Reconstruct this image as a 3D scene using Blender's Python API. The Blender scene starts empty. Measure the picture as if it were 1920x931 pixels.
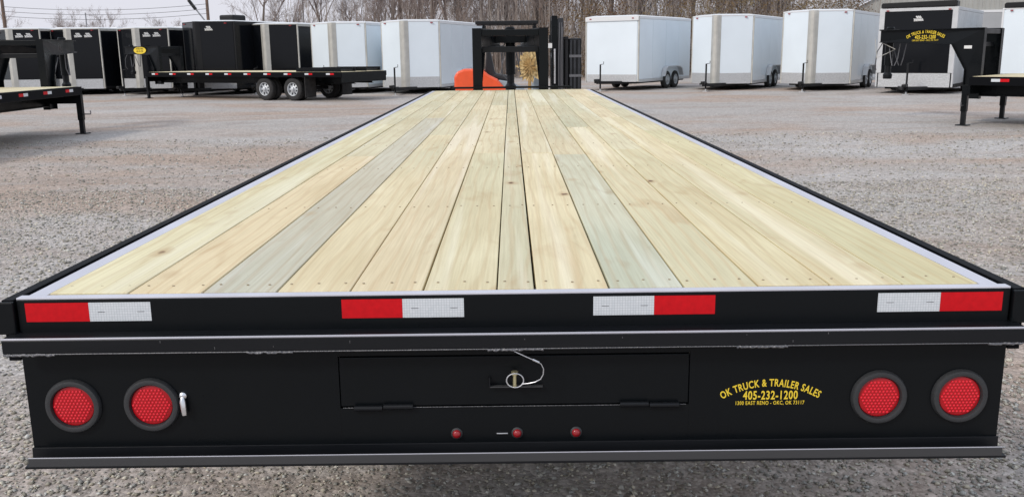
import bpy, bmesh, math, random
import numpy as np
from mathutils import Vector, Matrix

S = bpy.context.scene
C = S.collection
R = math.radians

# ------------------------------------------------------------------ camera
F_PX, YAW, PITCH, ROLL = 1698.2, -0.0008, 0.2137, 0.0122      # focal length for a 1920 px wide frame
cam = bpy.data.cameras.new('camera')
cam_o = bpy.data.objects.new('camera', cam); C.objects.link(cam_o)
cam.sensor_width = 36.0; cam.lens = 36.0 * F_PX / 1920.0
cam.clip_start = 0.05; cam.clip_end = 3000
fw = Vector((math.sin(YAW) * math.cos(PITCH), math.cos(YAW) * math.cos(PITCH), -math.sin(PITCH)))
rt = Vector((math.cos(YAW), -math.sin(YAW), 0)); up = rt.cross(fw)
rt2 = rt * math.cos(ROLL) - up * math.sin(ROLL); up2 = up * math.cos(ROLL) + rt * math.sin(ROLL)
cam_o.matrix_world = Matrix(((rt2.x, up2.x, -fw.x, 0.0), (rt2.y, up2.y, -fw.y, -2.186), (rt2.z, up2.z, -fw.z, 1.55), (0, 0, 0, 1)))
S.camera = cam_o

# ------------------------------------------------------------------ light: thin bright overcast, soft sun from behind-left
SUN_EL, SUN_AZ = 37.0, -132.0            # azimuth from +Y towards +X
w = bpy.data.worlds.new('World'); S.world = w; w.use_nodes = True
nt = w.node_tree; bg = nt.nodes['Background']
sky = nt.nodes.new('ShaderNodeTexSky'); sky.sky_type = 'NISHITA'; sky.sun_disc = False
sky.sun_elevation = R(SUN_EL); sky.sun_rotation = R(SUN_AZ); sky.air_density = 1.0; sky.dust_density = 2.0
tc = nt.nodes.new('ShaderNodeTexCoord'); nz = nt.nodes.new('ShaderNodeTexNoise')
mp = nt.nodes.new('ShaderNodeMapping'); mp.inputs['Scale'].default_value = (1, 1, 3.0)
nt.links.new(tc.outputs['Generated'], mp.inputs['Vector']); nt.links.new(mp.outputs[0], nz.inputs['Vector'])
nz.inputs['Scale'].default_value = 2.2; nz.inputs['Detail'].default_value = 6
cr = nt.nodes.new('ShaderNodeValToRGB'); cr.color_ramp.elements[0].position = 0.3; cr.color_ramp.elements[1].position = 0.75
cr.color_ramp.elements[0].color = (0.45, 0.45, 0.45, 1); cr.color_ramp.elements[1].color = (0.92, 0.92, 0.92, 1)
nt.links.new(nz.outputs['Fac'], cr.inputs['Fac'])
sx = nt.nodes.new('ShaderNodeSeparateXYZ'); nt.links.new(tc.outputs['Generated'], sx.inputs[0])
hz = nt.nodes.new('ShaderNodeMapRange'); hz.inputs['From Min'].default_value = 0.10; hz.inputs['From Max'].default_value = 0.55
hz.inputs['To Min'].default_value = 1.0; hz.inputs['To Max'].default_value = 0.0; nt.links.new(sx.outputs['Z'], hz.inputs['Value'])
hm = nt.nodes.new('ShaderNodeMath'); hm.operation = 'MAXIMUM'; nt.links.new(hz.outputs[0], hm.inputs[0]); nt.links.new(cr.outputs['Color'], hm.inputs[1])
mx = nt.nodes.new('ShaderNodeMix'); mx.data_type = 'RGBA'
nt.links.new(hm.outputs[0], mx.inputs['Factor']); nt.links.new(sky.outputs[0], mx.inputs['A'])
cl = nt.nodes.new('ShaderNodeMix'); cl.data_type = 'RGBA'; nt.links.new(hz.outputs[0], cl.inputs['Factor'])
cl.inputs['A'].default_value = (9.6, 10.3, 11.6, 1); cl.inputs['B'].default_value = (6.75, 6.8, 7.45, 1)      # thin veil overhead, pale haze low
nt.links.new(cl.outputs['Result'], mx.inputs['B'])
nt.links.new(mx.outputs['Result'], bg.inputs['Color']); bg.inputs['Strength'].default_value = 0.113
sun = bpy.data.lights.new('sun', 'SUN'); sun.energy = 1.6; sun.angle = R(9); sun.color = (1.0, 0.93, 0.83)
sun_o = bpy.data.objects.new('sun', sun); C.objects.link(sun_o)
sd = Vector((math.sin(R(SUN_AZ)) * math.cos(R(SUN_EL)), math.cos(R(SUN_AZ)) * math.cos(R(SUN_EL)), math.sin(R(SUN_EL))))
sun_o.rotation_euler = sd.to_track_quat('Z', 'Y').to_euler()
S.view_settings.view_transform = 'Standard'; S.view_settings.look = 'None'
S.view_settings.exposure = 0.0; S.view_settings.gamma = 1.0; S.view_settings.use_curve_mapping = False

# ------------------------------------------------------------------ materials
MATS = {}
def lin(r, g, b):
    f = lambda c: (c / 255 / 12.92) if c <= 10 else ((c / 255 + 0.055) / 1.055) ** 2.4
    return (f(r), f(g), f(b), 1)
def mat(name, col, rough=0.5, metal=0.0, spec=0.5, coat=0.0, var=0.0, vscale=6.0, bump=0.0, bscale=40.0, col2=None, stretch=(1, 1, 1), rvar=0.0):
    m = bpy.data.materials.new(name); m.use_nodes = True; t = m.node_tree
    b = t.nodes['Principled BSDF']
    b.inputs['Base Color'].default_value = (*col[:3], 1); b.inputs['Roughness'].default_value = rough
    b.inputs['Metallic'].default_value = metal; b.inputs['Specular IOR Level'].default_value = spec
    b.inputs['Coat Weight'].default_value = coat; b.inputs['Coat Roughness'].default_value = 0.08
    if var or col2 or bump or rvar:
        c = t.nodes.new('ShaderNodeTexCoord'); mp = t.nodes.new('ShaderNodeMapping'); mp.inputs['Scale'].default_value = stretch
        t.links.new(c.outputs['Object'], mp.inputs['Vector'])
        n = t.nodes.new('ShaderNodeTexNoise'); n.inputs['Scale'].default_value = vscale; n.inputs['Detail'].default_value = 5
        t.links.new(mp.outputs[0], n.inputs['Vector'])
        if var or col2:
            r = t.nodes.new('ShaderNodeValToRGB'); r.color_ramp.elements[0].position = 0.32; r.color_ramp.elements[1].position = 0.68
            a = tuple(max(0, x * (1 - var)) for x in col[:3]); z = col2[:3] if col2 else tuple(min(1, x * (1 + var)) for x in col[:3])
            r.color_ramp.elements[0].color = (*a, 1); r.color_ramp.elements[1].color = (*z, 1)
            t.links.new(n.outputs['Fac'], r.inputs['Fac']); t.links.new(r.outputs['Color'], b.inputs['Base Color'])
        if rvar:
            mr = t.nodes.new('ShaderNodeMapRange'); mr.inputs['From Min'].default_value = 0.3; mr.inputs['From Max'].default_value = 0.7
            mr.inputs['To Min'].default_value = max(0.02, rough - rvar); mr.inputs['To Max'].default_value = rough + rvar
            t.links.new(n.outputs['Fac'], mr.inputs['Value']); t.links.new(mr.outputs[0], b.inputs['Roughness'])
        if bump:
            n2 = t.nodes.new('ShaderNodeTexNoise'); n2.inputs['Scale'].default_value = bscale; n2.inputs['Detail'].default_value = 3
            t.links.new(mp.outputs[0], n2.inputs['Vector'])
            bp = t.nodes.new('ShaderNodeBump'); bp.inputs['Strength'].default_value = bump; bp.inputs['Distance'].default_value = 0.01
            t.links.new(n2.outputs['Fac'], bp.inputs['Height']); t.links.new(bp.outputs[0], b.inputs['Normal'])
    MATS[name] = m
    return m
mat('black_paint', (0.0042, 0.0055, 0.0068), 0.33, 0, 0.18, 0.0, rvar=0.10, vscale=3.0, bump=0.03, bscale=90)
mat('black_worn', (0.010, 0.0105, 0.012), 0.45, 0, 0.3, rvar=0.1, vscale=4, bump=0.04, bscale=60)
mat('bar_paint', (0.0065, 0.0075, 0.0095), 0.40, 0, 0.26, rvar=0.12, vscale=5, stretch=(0.4, 1, 3), bump=0.05, bscale=120)
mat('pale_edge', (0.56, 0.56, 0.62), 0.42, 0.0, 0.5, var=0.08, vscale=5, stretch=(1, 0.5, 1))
mat('tape_red', (0.60, 0.006, 0.012), 0.4, 0, 0.2, 0.0, var=0.08, vscale=60)
mat('lens_red', (0.42, 0.004, 0.010), 0.25, 0, 0.35, 0.15)
mat('stud_red', (0.78, 0.018, 0.035), 0.2, 0, 0.4, 0.2)
mat('lens_small', (0.30, 0.01, 0.015), 0.2, 0, 0.5, 0.5)
mat('rubber', (0.028, 0.030, 0.033), 0.55, 0, 0.5, bump=0.1, bscale=80)
mat('tyre', (0.035, 0.034, 0.034), 0.8, 0, 0.3, var=0.25, vscale=8, bump=0.2, bscale=60)
mat('rim', (0.58, 0.60, 0.62), 0.4, 0.35, 0.5, var=0.1)
mat('rim_dark', (0.05, 0.05, 0.05), 0.7)
mat('chrome', (0.75, 0.75, 0.76), 0.22, 1.0)
mat('brass', (0.62, 0.57, 0.34), 0.35, 0.8)
mat('wire', (0.62, 0.63, 0.66), 0.35, 0.7)
mat('yellow_vinyl', (0.85, 0.62, 0.04), 0.45)
mat('white_vinyl', (0.75, 0.75, 0.74), 0.45)
mat('steel_weld', (0.16, 0.16, 0.17), 0.45, 0.6, bump=0.4, bscale=200)
mat('angle_grey', (0.045, 0.046, 0.049), 0.5, 0, 0.4, rvar=0.1, vscale=6, stretch=(0.3, 1, 3), bump=0.05, bscale=100)
mat('pale_glint', (0.42, 0.42, 0.47), 0.4)  # highlight colour painted along black steel edges
mat('rail_black', (0.004, 0.0045, 0.006), 0.6, 0, 0.08)
mat('mast_grey', (0.030, 0.032, 0.037), 0.42, 0.2, 0.5, var=0.3, vscale=5)
mat('screw', (0.36, 0.29, 0.20), 0.5, 0.2)
mat('white_skin', (0.765, 0.84, 0.895), 0.26, 0, 0.5, 0.25, var=0.03, vscale=0.7, bump=0.015, bscale=2.0)
mat('black_skin', (0.006, 0.007, 0.009), 0.10, 0, 0.22, 0.0, bump=0.05, bscale=1.6)
mat('white_roof', (0.72, 0.73, 0.74), 0.45)
mat('cream_trim', (0.52, 0.51, 0.47), 0.42, 0.25, var=0.12, vscale=3)
mat('alu', (0.58, 0.59, 0.60), 0.40, 0.30, var=0.08, vscale=3)
def checker_plate(name):
    m = mat(name, (0.52, 0.53, 0.54), 0.42, 0.25, var=0.12, vscale=25); t = m.node_tree; b = t.nodes['Principled BSDF']
    c = t.nodes.new('ShaderNodeTexCoord'); mp = t.nodes.new('ShaderNodeMapping'); mp.inputs['Rotation'].default_value = (0.7, 0.7, 0.7)
    v = t.nodes.new('ShaderNodeTexVoronoi'); v.inputs['Scale'].default_value = 28
    bp = t.nodes.new('ShaderNodeBump'); bp.inputs['Strength'].default_value = 0.6; bp.inputs['Distance'].default_value = 0.01
    t.links.new(c.outputs['Object'], mp.inputs['Vector']); t.links.new(mp.outputs[0], v.inputs['Vector'])
    t.links.new(v.outputs['Distance'], bp.inputs['Height']); t.links.new(bp.outputs[0], b.inputs['Normal'])
checker_plate('tread_plate')
mat('orange_paint', (0.85, 0.10, 0.025), 0.38, 0, 0.5, 0.2, var=0.06)
mat('grey_blue', (0.32, 0.38, 0.42), 0.5, var=0.15)
mat('straw', (0.58, 0.43, 0.21), 0.8, 0, 0.3, var=0.35, vscale=12)
mat('straw_dark', (0.38, 0.24, 0.09), 0.8, var=0.3, vscale=12)
mat('vinyl_seat', (0.02, 0.02, 0.022), 0.5)
mat('wood_pole', (0.16, 0.11, 0.085), 0.85, var=0.25, vscale=4, stretch=(4, 4, 0.5))
mat('steel_pole', (0.30, 0.31, 0.33), 0.5, 0.3)
mat('cable', (0.10, 0.10, 0.11), 0.6)
mat('bark', (0.15, 0.125, 0.105), 0.9, 0, 0.2, var=0.35, vscale=1.2, stretch=(2, 2, 0.6))
mat('bark_pale', (0.34, 0.31, 0.29), 0.9, 0, 0.2, var=0.3, vscale=1.2)
mat('twig', (0.27, 0.22, 0.20), 0.9, 0, 0.2, var=0.35, vscale=0.5)
mat('brush_twig', (0.25, 0.18, 0.14), 0.9, 0, 0.2, var=0.2, vscale=0.35, col2=(0.40, 0.36, 0.33))
mat('dead_leaf', (0.16, 0.075, 0.04), 0.9, 0, 0.2, var=0.3, vscale=0.4, col2=(0.20, 0.16, 0.09))
mat('metal_wall', (0.40, 0.40, 0.375), 0.5, 0.1, var=0.06, vscale=1)
mat('metal_roof', (0.42, 0.43, 0.44), 0.45, 0.3, var=0.08, vscale=1)
mat('rust_wall', (0.30, 0.11, 0.075), 0.8, var=0.25, vscale=1.5)

def tape_white():
    m = mat('tape_white', (0.66, 0.69, 0.72), 0.3, 0, 0.5, 0.3); t = m.node_tree; b = t.nodes['Principled BSDF']
    c = t.nodes.new('ShaderNodeTexCoord'); br = t.nodes.new('ShaderNodeTexBrick'); mp = t.nodes.new('ShaderNodeMapping')
    mp.inputs['Rotation'].default_value = (R(90), 0, 0)
    br.offset = 0; br.inputs['Scale'].default_value = 90; br.inputs['Mortar Size'].default_value = 0.035
    br.inputs['Brick Width'].default_value = 0.6; br.inputs['Row Height'].default_value = 0.6
    br.inputs['Color1'].default_value = (0.70, 0.73, 0.76, 1); br.inputs['Color2'].default_value = (0.64, 0.68, 0.71, 1); br.inputs['Mortar'].default_value = (0.44, 0.47, 0.50, 1)
    t.links.new(c.outputs['Object'], mp.inputs['Vector']); t.links.new(mp.outputs[0], br.inputs['Vector'])
    t.links.new(br.outputs['Color'], b.inputs['Base Color'])
tape_white()

def wood():
    m = bpy.data.materials.new('pine'); m.use_nodes = True; t = m.node_tree; N = t.nodes; L = t.links
    b = N['Principled BSDF']; b.inputs['Specular IOR Level'].default_value = 0.25
    oi = N.new('ShaderNodeObjectInfo'); c = N.new('ShaderNodeTexCoord')
    off = N.new('ShaderNodeVectorMath'); off.operation = 'MULTIPLY_ADD'
    sc = N.new('ShaderNodeCombineXYZ')
    for i, k in enumerate((13.0, 37.0, 5.0)):
        mm = N.new('ShaderNodeMath'); mm.operation = 'MULTIPLY'; mm.inputs[1].default_value = k
        L.new(oi.outputs['Random'], mm.inputs[0]); L.new(mm.outputs[0], sc.inputs[i])
    add = N.new('ShaderNodeVectorMath'); add.operation = 'ADD'
    L.new(c.outputs['Object'], add.inputs[0]); L.new(sc.outputs[0], add.inputs[1])
    def mapn(s):
        mp = N.new('ShaderNodeMapping'); mp.inputs['Scale'].default_value = s; L.new(add.outputs[0], mp.inputs['Vector']); return mp.outputs[0]
    def noise(v, s, d=4, dist=0.0):
        n = N.new('ShaderNodeTexNoise'); n.inputs['Scale'].default_value = s; n.inputs['Detail'].default_value = d
        n.inputs['Distortion'].default_value = dist; L.new(v, n.inputs['Vector']); return n.outputs['Fac']
    def ramp(f, stops):
        r = N.new('ShaderNodeValToRGB'); e = r.color_ramp.elements
        e[0].position, e[0].color = stops[0][0], (*stops[0][1], 1); e[1].position, e[1].color = stops[-1][0], (*stops[-1][1], 1)
        for p, col in stops[1:-1]:
            q = e.new(p); q.color = (*col, 1)
        L.new(f, r.inputs['Fac']); return r.outputs['Color']
    def mixc(a, bb, fac, mode='MIX'):
        x = N.new('ShaderNodeMix'); x.data_type = 'RGBA'; x.blend_type = mode
        if isinstance(fac, float): x.inputs['Factor'].default_value = fac
        else: L.new(fac, x.inputs['Factor'])
        for k, v in (('A', a), ('B', bb)):
            if isinstance(v, tuple): x.inputs[k].default_value = (*v, 1)
            else: L.new(v, x.inputs[k])
        return x.outputs['Result']
    # growth rings: distance-like field along the board, warped
    warp = noise(mapn((5.0, 0.55, 3.0)), 1.0, 3)
    wv = N.new('ShaderNodeTexWave'); wv.wave_type = 'BANDS'; wv.bands_direction = 'X'
    wv.inputs['Scale'].default_value = 7.0; wv.inputs['Distortion'].default_value = 9.0; wv.inputs['Detail'].default_value = 2.0; wv.inputs['Detail Scale'].default_value = 1.0
    L.new(mapn((1.0, 0.10, 1.0)), wv.inputs['Vector'])
    fine = noise(mapn((160.0, 3.0, 60.0)), 1.0, 3)
    blotch = noise(mapn((4.0, 0.9, 1.0)), 1.0, 4, 0.6)
    green = noise(mapn((1.6, 0.35, 1.0)), 1.0, 2)
    base = mixc((0.665, 0.575, 0.385), (0.80, 0.725, 0.520), ramp(blotch, [(0.3, (0, 0, 0)), (0.7, (1, 1, 1))]))
    base = mixc(base, (0.60, 0.585, 0.425), ramp(green, [(0.48, (0, 0, 0)), (0.72, (0.7, 0.7, 0.7))]))
    base = mixc(base, (0.60, 0.47, 0.29), ramp(wv.outputs['Fac'], [(0.72, (0, 0, 0)), (0.97, (0.40, 0.40, 0.40))]))
    stain = noise(mapn((7.0, 1.6, 1.0)), 1.0, 5, 1.2)
    base = mixc(base, (0.52, 0.37, 0.21), ramp(stain, [(0.60, (0, 0, 0)), (0.76, (0.6, 0.6, 0.6))]))
    sap = noise(mapn((9.0, 0.22, 1.0)), 1.0, 2)
    base = mixc(base, (0.86, 0.81, 0.66), ramp(sap, [(0.56, (0, 0, 0)), (0.66, (0.65, 0.65, 0.65))]))
    base = mixc(base, ramp(fine, [(0.3, (0.90, 0.885, 0.86)), (0.7, (1.04, 1.04, 1.04))]), 1.0, 'MULTIPLY')
    base = mixc(base, oi.outputs['Color'], 1.0, 'MULTIPLY')
    # knots
    vo = N.new('ShaderNodeTexVoronoi'); vo.inputs['Scale'].default_value = 1.0; vo.inputs['Randomness'].default_value = 1.0
    kn = N.new('ShaderNodeTexNoise'); kn.inputs['Scale'].default_value = 3.0; kn.inputs['Detail'].default_value = 3; L.new(mapn((9.0, 5.0, 1.0)), kn.inputs['Vector'])
    kv = N.new('ShaderNodeVectorMath'); kv.operation = 'MULTIPLY_ADD'; kv.inputs[1].default_value = (0.16, 0.16, 0.0); L.new(kn.outputs['Color'], kv.inputs[0]); L.new(mapn((5.4, 2.6, 0.0)), kv.inputs[2])
    L.new(kv.outputs[0], vo.inputs['Vector'])
    cs = N.new('ShaderNodeSeparateColor'); L.new(vo.outputs['Color'], cs.inputs[0])
    gate = N.new('ShaderNodeMath'); gate.operation = 'GREATER_THAN'; gate.inputs[1].default_value = 0.52; L.new(cs.outputs[0], gate.inputs[0])
    kr = ramp(vo.outputs['Distance'], [(0.040, (1, 1, 1)), (0.085, (0, 0, 0))])
    km = N.new('ShaderNodeMath'); km.operation = 'MULTIPLY'; L.new(kr, km.inputs[0]); L.new(gate.outputs[0], km.inputs[1])
    halo = ramp(vo.outputs['Distance'], [(0.07, (0.65, 0.65, 0.65)), (0.21, (0, 0, 0))])
    hm = N.new('ShaderNodeMath'); hm.operation = 'MULTIPLY'; L.new(halo, hm.inputs[0]); L.new(gate.outputs[0], hm.inputs[1])
    base = mixc(base, (0.50, 0.35, 0.19), hm.outputs[0])
    base = mixc(base, (0.16, 0.085, 0.045), km.outputs[0])
    # small resin/mill marks
    vo2 = N.new('ShaderNodeTexVoronoi'); L.new(mapn((16.0, 5.5, 0.0)), vo2.inputs['Vector'])
    c2 = N.new('ShaderNodeSeparateColor'); L.new(vo2.outputs['Color'], c2.inputs[0])
    g2 = N.new('ShaderNodeMath'); g2.operation = 'GREATER_THAN'; g2.inputs[1].default_value = 0.9; L.new(c2.outputs[1], g2.inputs[0])
    k2 = ramp(vo2.outputs['Distance'], [(0.03, (0.8, 0.8, 0.8)), (0.09, (0, 0, 0))])
    m2 = N.new('ShaderNodeMath'); m2.operation = 'MULTIPLY'; L.new(k2, m2.inputs[0]); L.new(g2.outputs[0], m2.inputs[1])
    base = mixc(base, (0.30, 0.17, 0.09), m2.outputs[0])
    L.new(base, b.inputs['Base Color']); b.inputs['Roughness'].default_value = 0.72
    bp = N.new('ShaderNodeBump'); bp.inputs['Strength'].default_value = 0.25; bp.inputs['Distance'].default_value = 0.002
    L.new(fine, bp.inputs['Height']); L.new(bp.outputs[0], b.inputs['Normal'])
    MATS['pine'] = m
wood()

def gravel():
    m = bpy.data.materials.new('gravel_lot'); m.use_nodes = True; t = m.node_tree; N = t.nodes; L = t.links
    b = N['Principled BSDF']; b.inputs['Roughness'].default_value = 0.95; b.inputs['Specular IOR Level'].default_value = 0.2
    c = N.new('ShaderNodeTexCoord')
    def mapn(s):
        mp = N.new('ShaderNodeMapping'); mp.inputs['Scale'].default_value = s; L.new(c.outputs['Object'], mp.inputs['Vector']); return mp.outputs[0]
    def noise(v, s, d=5, ro=0.55):
        n = N.new('ShaderNodeTexNoise'); n.inputs['Scale'].default_value = s; n.inputs['Detail'].default_value = d; n.inputs['Roughness'].default_value = ro
        L.new(v, n.inputs['Vector']); return n.outputs['Fac']
    def ramp(f, stops):
        r = N.new('ShaderNodeValToRGB'); e = r.color_ramp.elements
        e[0].position, e[0].color = stops[0][0], (*stops[0][1], 1); e[1].position, e[1].color = stops[-1][0], (*stops[-1][1], 1)
        for p, col in stops[1:-1]:
            q = e.new(p); q.color = (*col, 1)
        L.new(f, r.inputs['Fac']); return r.outputs['Color']
    def mixc(a, bb, fac, mode='MIX'):
        x = N.new('ShaderNodeMix'); x.data_type = 'RGBA'; x.blend_type = mode
        if isinstance(fac, float): x.inputs['Factor'].default_value = fac
        else: L.new(fac, x.inputs['Factor'])
        for k, v in (('A', a), ('B', bb)):
            if isinstance(v, tuple): x.inputs[k].default_value = (*v, 1)
            else: L.new(v, x.inputs[k])
        return x.outputs['Result']
    one = (1, 1, 1)
    wn = N.new('ShaderNodeTexNoise'); wn.inputs['Scale'].default_value = 0.12; wn.inputs['Detail'].default_value = 3; L.new(c.outputs['Object'], wn.inputs['Vector'])
    wm = N.new('ShaderNodeVectorMath'); wm.operation = 'MULTIPLY_ADD'; wm.inputs[1].default_value = (7, 7, 0); L.new(wn.outputs['Color'], wm.inputs[0]); L.new(c.outputs['Object'], wm.inputs[2])
    def mapw(sc, rz=0.0):
        mp = N.new('ShaderNodeMapping'); mp.inputs['Scale'].default_value = sc; mp.inputs['Rotation'].default_value = (0, 0, rz); L.new(wm.outputs[0], mp.inputs['Vector']); return mp.outputs[0]
    big = noise(mapw((0.16, 0.20, 1)), 1.0, 4)
    dirt = noise(mapw((0.13, 0.26, 1), 0.35), 1.0, 5, 0.6)         # bare trodden dirt between the gravel
    tracks = noise(mapw((0.10, 1.1, 1), 0.25), 1.0, 4, 0.6)        # faint wheel streaks
    patch = noise(mapw((0.8, 1.1, 1)), 1.0, 3, 0.5)
    base = mixc((0.435, 0.412, 0.392), (0.430, 0.345, 0.290), ramp(dirt, [(0.47, (0, 0, 0)), (0.60, (1, 1, 1))]))
    base = mixc(base, (0.52, 0.505, 0.495), ramp(big, [(0.50, (0, 0, 0)), (0.68, (0.8, 0.8, 0.8))]))
    base = mixc(base, (0.36, 0.29, 0.245), ramp(tracks, [(0.54, (0, 0, 0)), (0.70, (0.7, 0.7, 0.7))]))
    base = mixc(base, (0.28, 0.23, 0.20), ramp(patch, [(0.55, (0, 0, 0)), (0.78, (0.5, 0.5, 0.5))]))
    def cells(sc, lo, hi):
        v = N.new('ShaderNodeTexVoronoi'); v.inputs['Scale'].default_value = sc; L.new(c.outputs['Object'], v.inputs['Vector'])
        s = N.new('ShaderNodeSeparateColor'); L.new(v.outputs['Color'], s.inputs[0])
        return v, ramp(s.outputs[0], [(0.0, lo), (0.55, (0.98, 0.975, 0.97)), (1.0, hi)])
    v1, c1 = cells(60, (0.76, 0.74, 0.72), (1.26, 1.25, 1.24))
    v2, c2 = cells(22, (0.84, 0.82, 0.80), (1.18, 1.17, 1.16))
    base = mixc(base, c1, 1.0, 'MULTIPLY'); base = mixc(base, c2, 1.0, 'MULTIPLY')
    L.new(base, b.inputs['Base Color'])
    add = N.new('ShaderNodeMath'); add.operation = 'MULTIPLY_ADD'; add.inputs[1].default_value = 2.0
    L.new(v2.outputs['Distance'], add.inputs[0]); L.new(v1.outputs['Distance'], add.inputs[2])
    bp = N.new('ShaderNodeBump'); bp.inputs['Strength'].default_value = 0.45; bp.inputs['Distance'].default_value = 0.010; bp.invert = True
    L.new(add.outputs[0], bp.inputs['Height']); L.new(bp.outputs[0], b.inputs['Normal'])
    MATS['gravel'] = m
    # loose stones: tint per stone from a mesh attribute
    m = bpy.data.materials.new('loose_stone'); m.use_nodes = True; t = m.node_tree; b = t.nodes['Principled BSDF']
    a = t.nodes.new('ShaderNodeAttribute'); a.attribute_name = 'tint'; t.links.new(a.outputs['Color'], b.inputs['Base Color'])
    b.inputs['Roughness'].default_value = 0.9; b.inputs['Specular IOR Level'].default_value = 0.25
    MATS['stone'] = m
gravel()

# ------------------------------------------------------------------ mesh helpers
class MB:
    def __init__(s): s.v = []; s.f = []
    def add(s, vs, fs):
        o = len(s.v); s.v += [tuple(p) for p in vs]; s.f += [tuple(i + o for i in f) for f in fs]; return s
    def box(s, x0, x1, y0, y1, z0, z1):
        return s.add([(x, y, z) for x in (x0, x1) for y in (y0, y1) for z in (z0, z1)],
                     [(0, 1, 3, 2), (4, 6, 7, 5), (0, 4, 5, 1), (2, 3, 7, 6), (0, 2, 6, 4), (1, 5, 7, 3)])
    def prism(s, poly, f0, f1):
        """poly: 2-D points, f0/f1 map a 2-D point to each end's 3-D point"""
        n = len(poly)
        return s.add([f0(*p) for p in poly] + [f1(*p) for p in poly],
                     [tuple(range(n))[::-1], tuple(range(n, 2 * n))] + [(i, (i + 1) % n, n + (i + 1) % n, n + i) for i in range(n)])
    def xprism(s, poly, x0, x1): return s.prism(poly, lambda y, z: (x0, y, z), lambda y, z: (x1, y, z))
    def yprism(s, poly, y0, y1): return s.prism(poly, lambda x, z: (x, y0, z), lambda x, z: (x, y1, z))
    def zprism(s, poly, z0, z1): return s.prism(poly, lambda x, y: (x, y, z0), lambda x, y: (x, y, z1))
    def tube(s, pts, rs, n=8, cap=True):
        pts = [Vector(p) for p in pts]
        if not isinstance(rs, (list, tuple)): rs = [rs] * len(pts)
        rings = []; prev = None
        for i, p in enumerate(pts):
            d = (pts[min(i + 1, len(pts) - 1)] - pts[max(i - 1, 0)]).normalized()
            if prev is None:
                a = Vector((0, 0, 1)) if abs(d.z) < 0.9 else Vector((1, 0, 0)); u = d.cross(a).normalized()
            else:
                u = (prev - d * prev.dot(d)).normalized()
            prev = u; v = d.cross(u)
            rings.append([p + (u * math.cos(2 * math.pi * k / n) + v * math.sin(2 * math.pi * k / n)) * rs[i] for k in range(n)])
        vs = [q for r in rings for q in r]; fs = []
        for i in range(len(rings) - 1):
            for k in range(n):
                fs.append((i * n + k, i * n + (k + 1) % n, (i + 1) * n + (k + 1) % n, (i + 1) * n + k))
        if cap: fs += [tuple(range(n))[::-1], tuple(range((len(rings) - 1) * n, len(rings) * n))]
        return s.add(vs, fs)
    def beam(s, p0, p1, wd, ht):
        p0, p1 = Vector(p0), Vector(p1); d = (p1 - p0).normalized()
        a = Vector((0, 0, 1)) if abs(d.z) < 0.95 else Vector((0, 1, 0))
        u = d.cross(a).normalized() * wd / 2; v = u.cross(d).normalized() * ht / 2
        return s.add([p + x + y for p in (p0, p1) for x, y in ((-u, -v), (u, -v), (u, v), (-u, v))],
                     [(3, 2, 1, 0), (4, 5, 6, 7), (0, 1, 5, 4), (1, 2, 6, 5), (2, 3, 7, 6), (3, 0, 4, 7)])
    def lathe(s, prof, n=24, f=lambda a, r, h: (r * math.cos(a), r * math.sin(a), h), closed=False):
        vs = [f(2 * math.pi * k / n, r, h) for r, h in prof for k in range(n)]; fs = []
        m = len(prof)
        for i in range(m if closed else m - 1):
            j = (i + 1) % m
            for k in range(n): fs.append((i * n + k, i * n + (k + 1) % n, j * n + (k + 1) % n, j * n + k))
        if not closed:
            if prof[0][0] > 1e-6: fs.append(tuple(range(n))[::-1])
            if prof[-1][0] > 1e-6: fs.append(tuple(range((m - 1) * n, m * n)))
        return s.add(vs, fs)
    def mesh(s, name, m, smooth=False):
        me = bpy.data.meshes.new(name); me.from_pydata(s.v, [], s.f)
        bm = bmesh.new(); bm.from_mesh(me); bmesh.ops.remove_doubles(bm, verts=bm.verts, dist=1e-6)
        bmesh.ops.recalc_face_normals(bm, faces=bm.faces); bm.to_mesh(me); bm.free()
        me.materials.append(MATS[m])
        if smooth:
            for p in me.polygons: p.use_smooth = True
            try: me.set_sharp_from_angle(angle=R(40))
            except Exception: pass
        return me
    def build(s, name, m, parent=None, smooth=False, bevel=0.0, loc=None):
        o = bpy.data.objects.new(name, s.mesh(name, m, smooth)); C.objects.link(o); o.parent = parent
        if loc: o.location = loc
        if bevel:
            b = o.modifiers.new('bevel', 'BEVEL'); b.width = bevel; b.segments = 2; b.limit_method = 'ANGLE'; b.angle_limit = R(40)
        return o
def link(name, me, parent=None, loc=(0, 0, 0), rot=(0, 0, 0)):
    o = bpy.data.objects.new(name, me); C.objects.link(o); o.parent = parent; o.location = loc; o.rotation_euler = rot; return o
def tag(o, label, cat, group=None):
    o['label'] = label; o['category'] = cat
    if group: o['group'] = group
    return o
def thing(name, label, cat, loc=(0, 0, 0), rotz=0.0, group=None):
    o = bpy.data.objects.new(name, None); C.objects.link(o); o.empty_display_size = 0.2
    o.location = loc; o.rotation_euler = (0, 0, rotz); return tag(o, label, cat, group)
def copy_tree(o, parent=None):
    c = o.copy(); C.objects.link(c); c.parent = parent
    for ch in list(o.children): copy_tree(ch, c)
    return c

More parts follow.
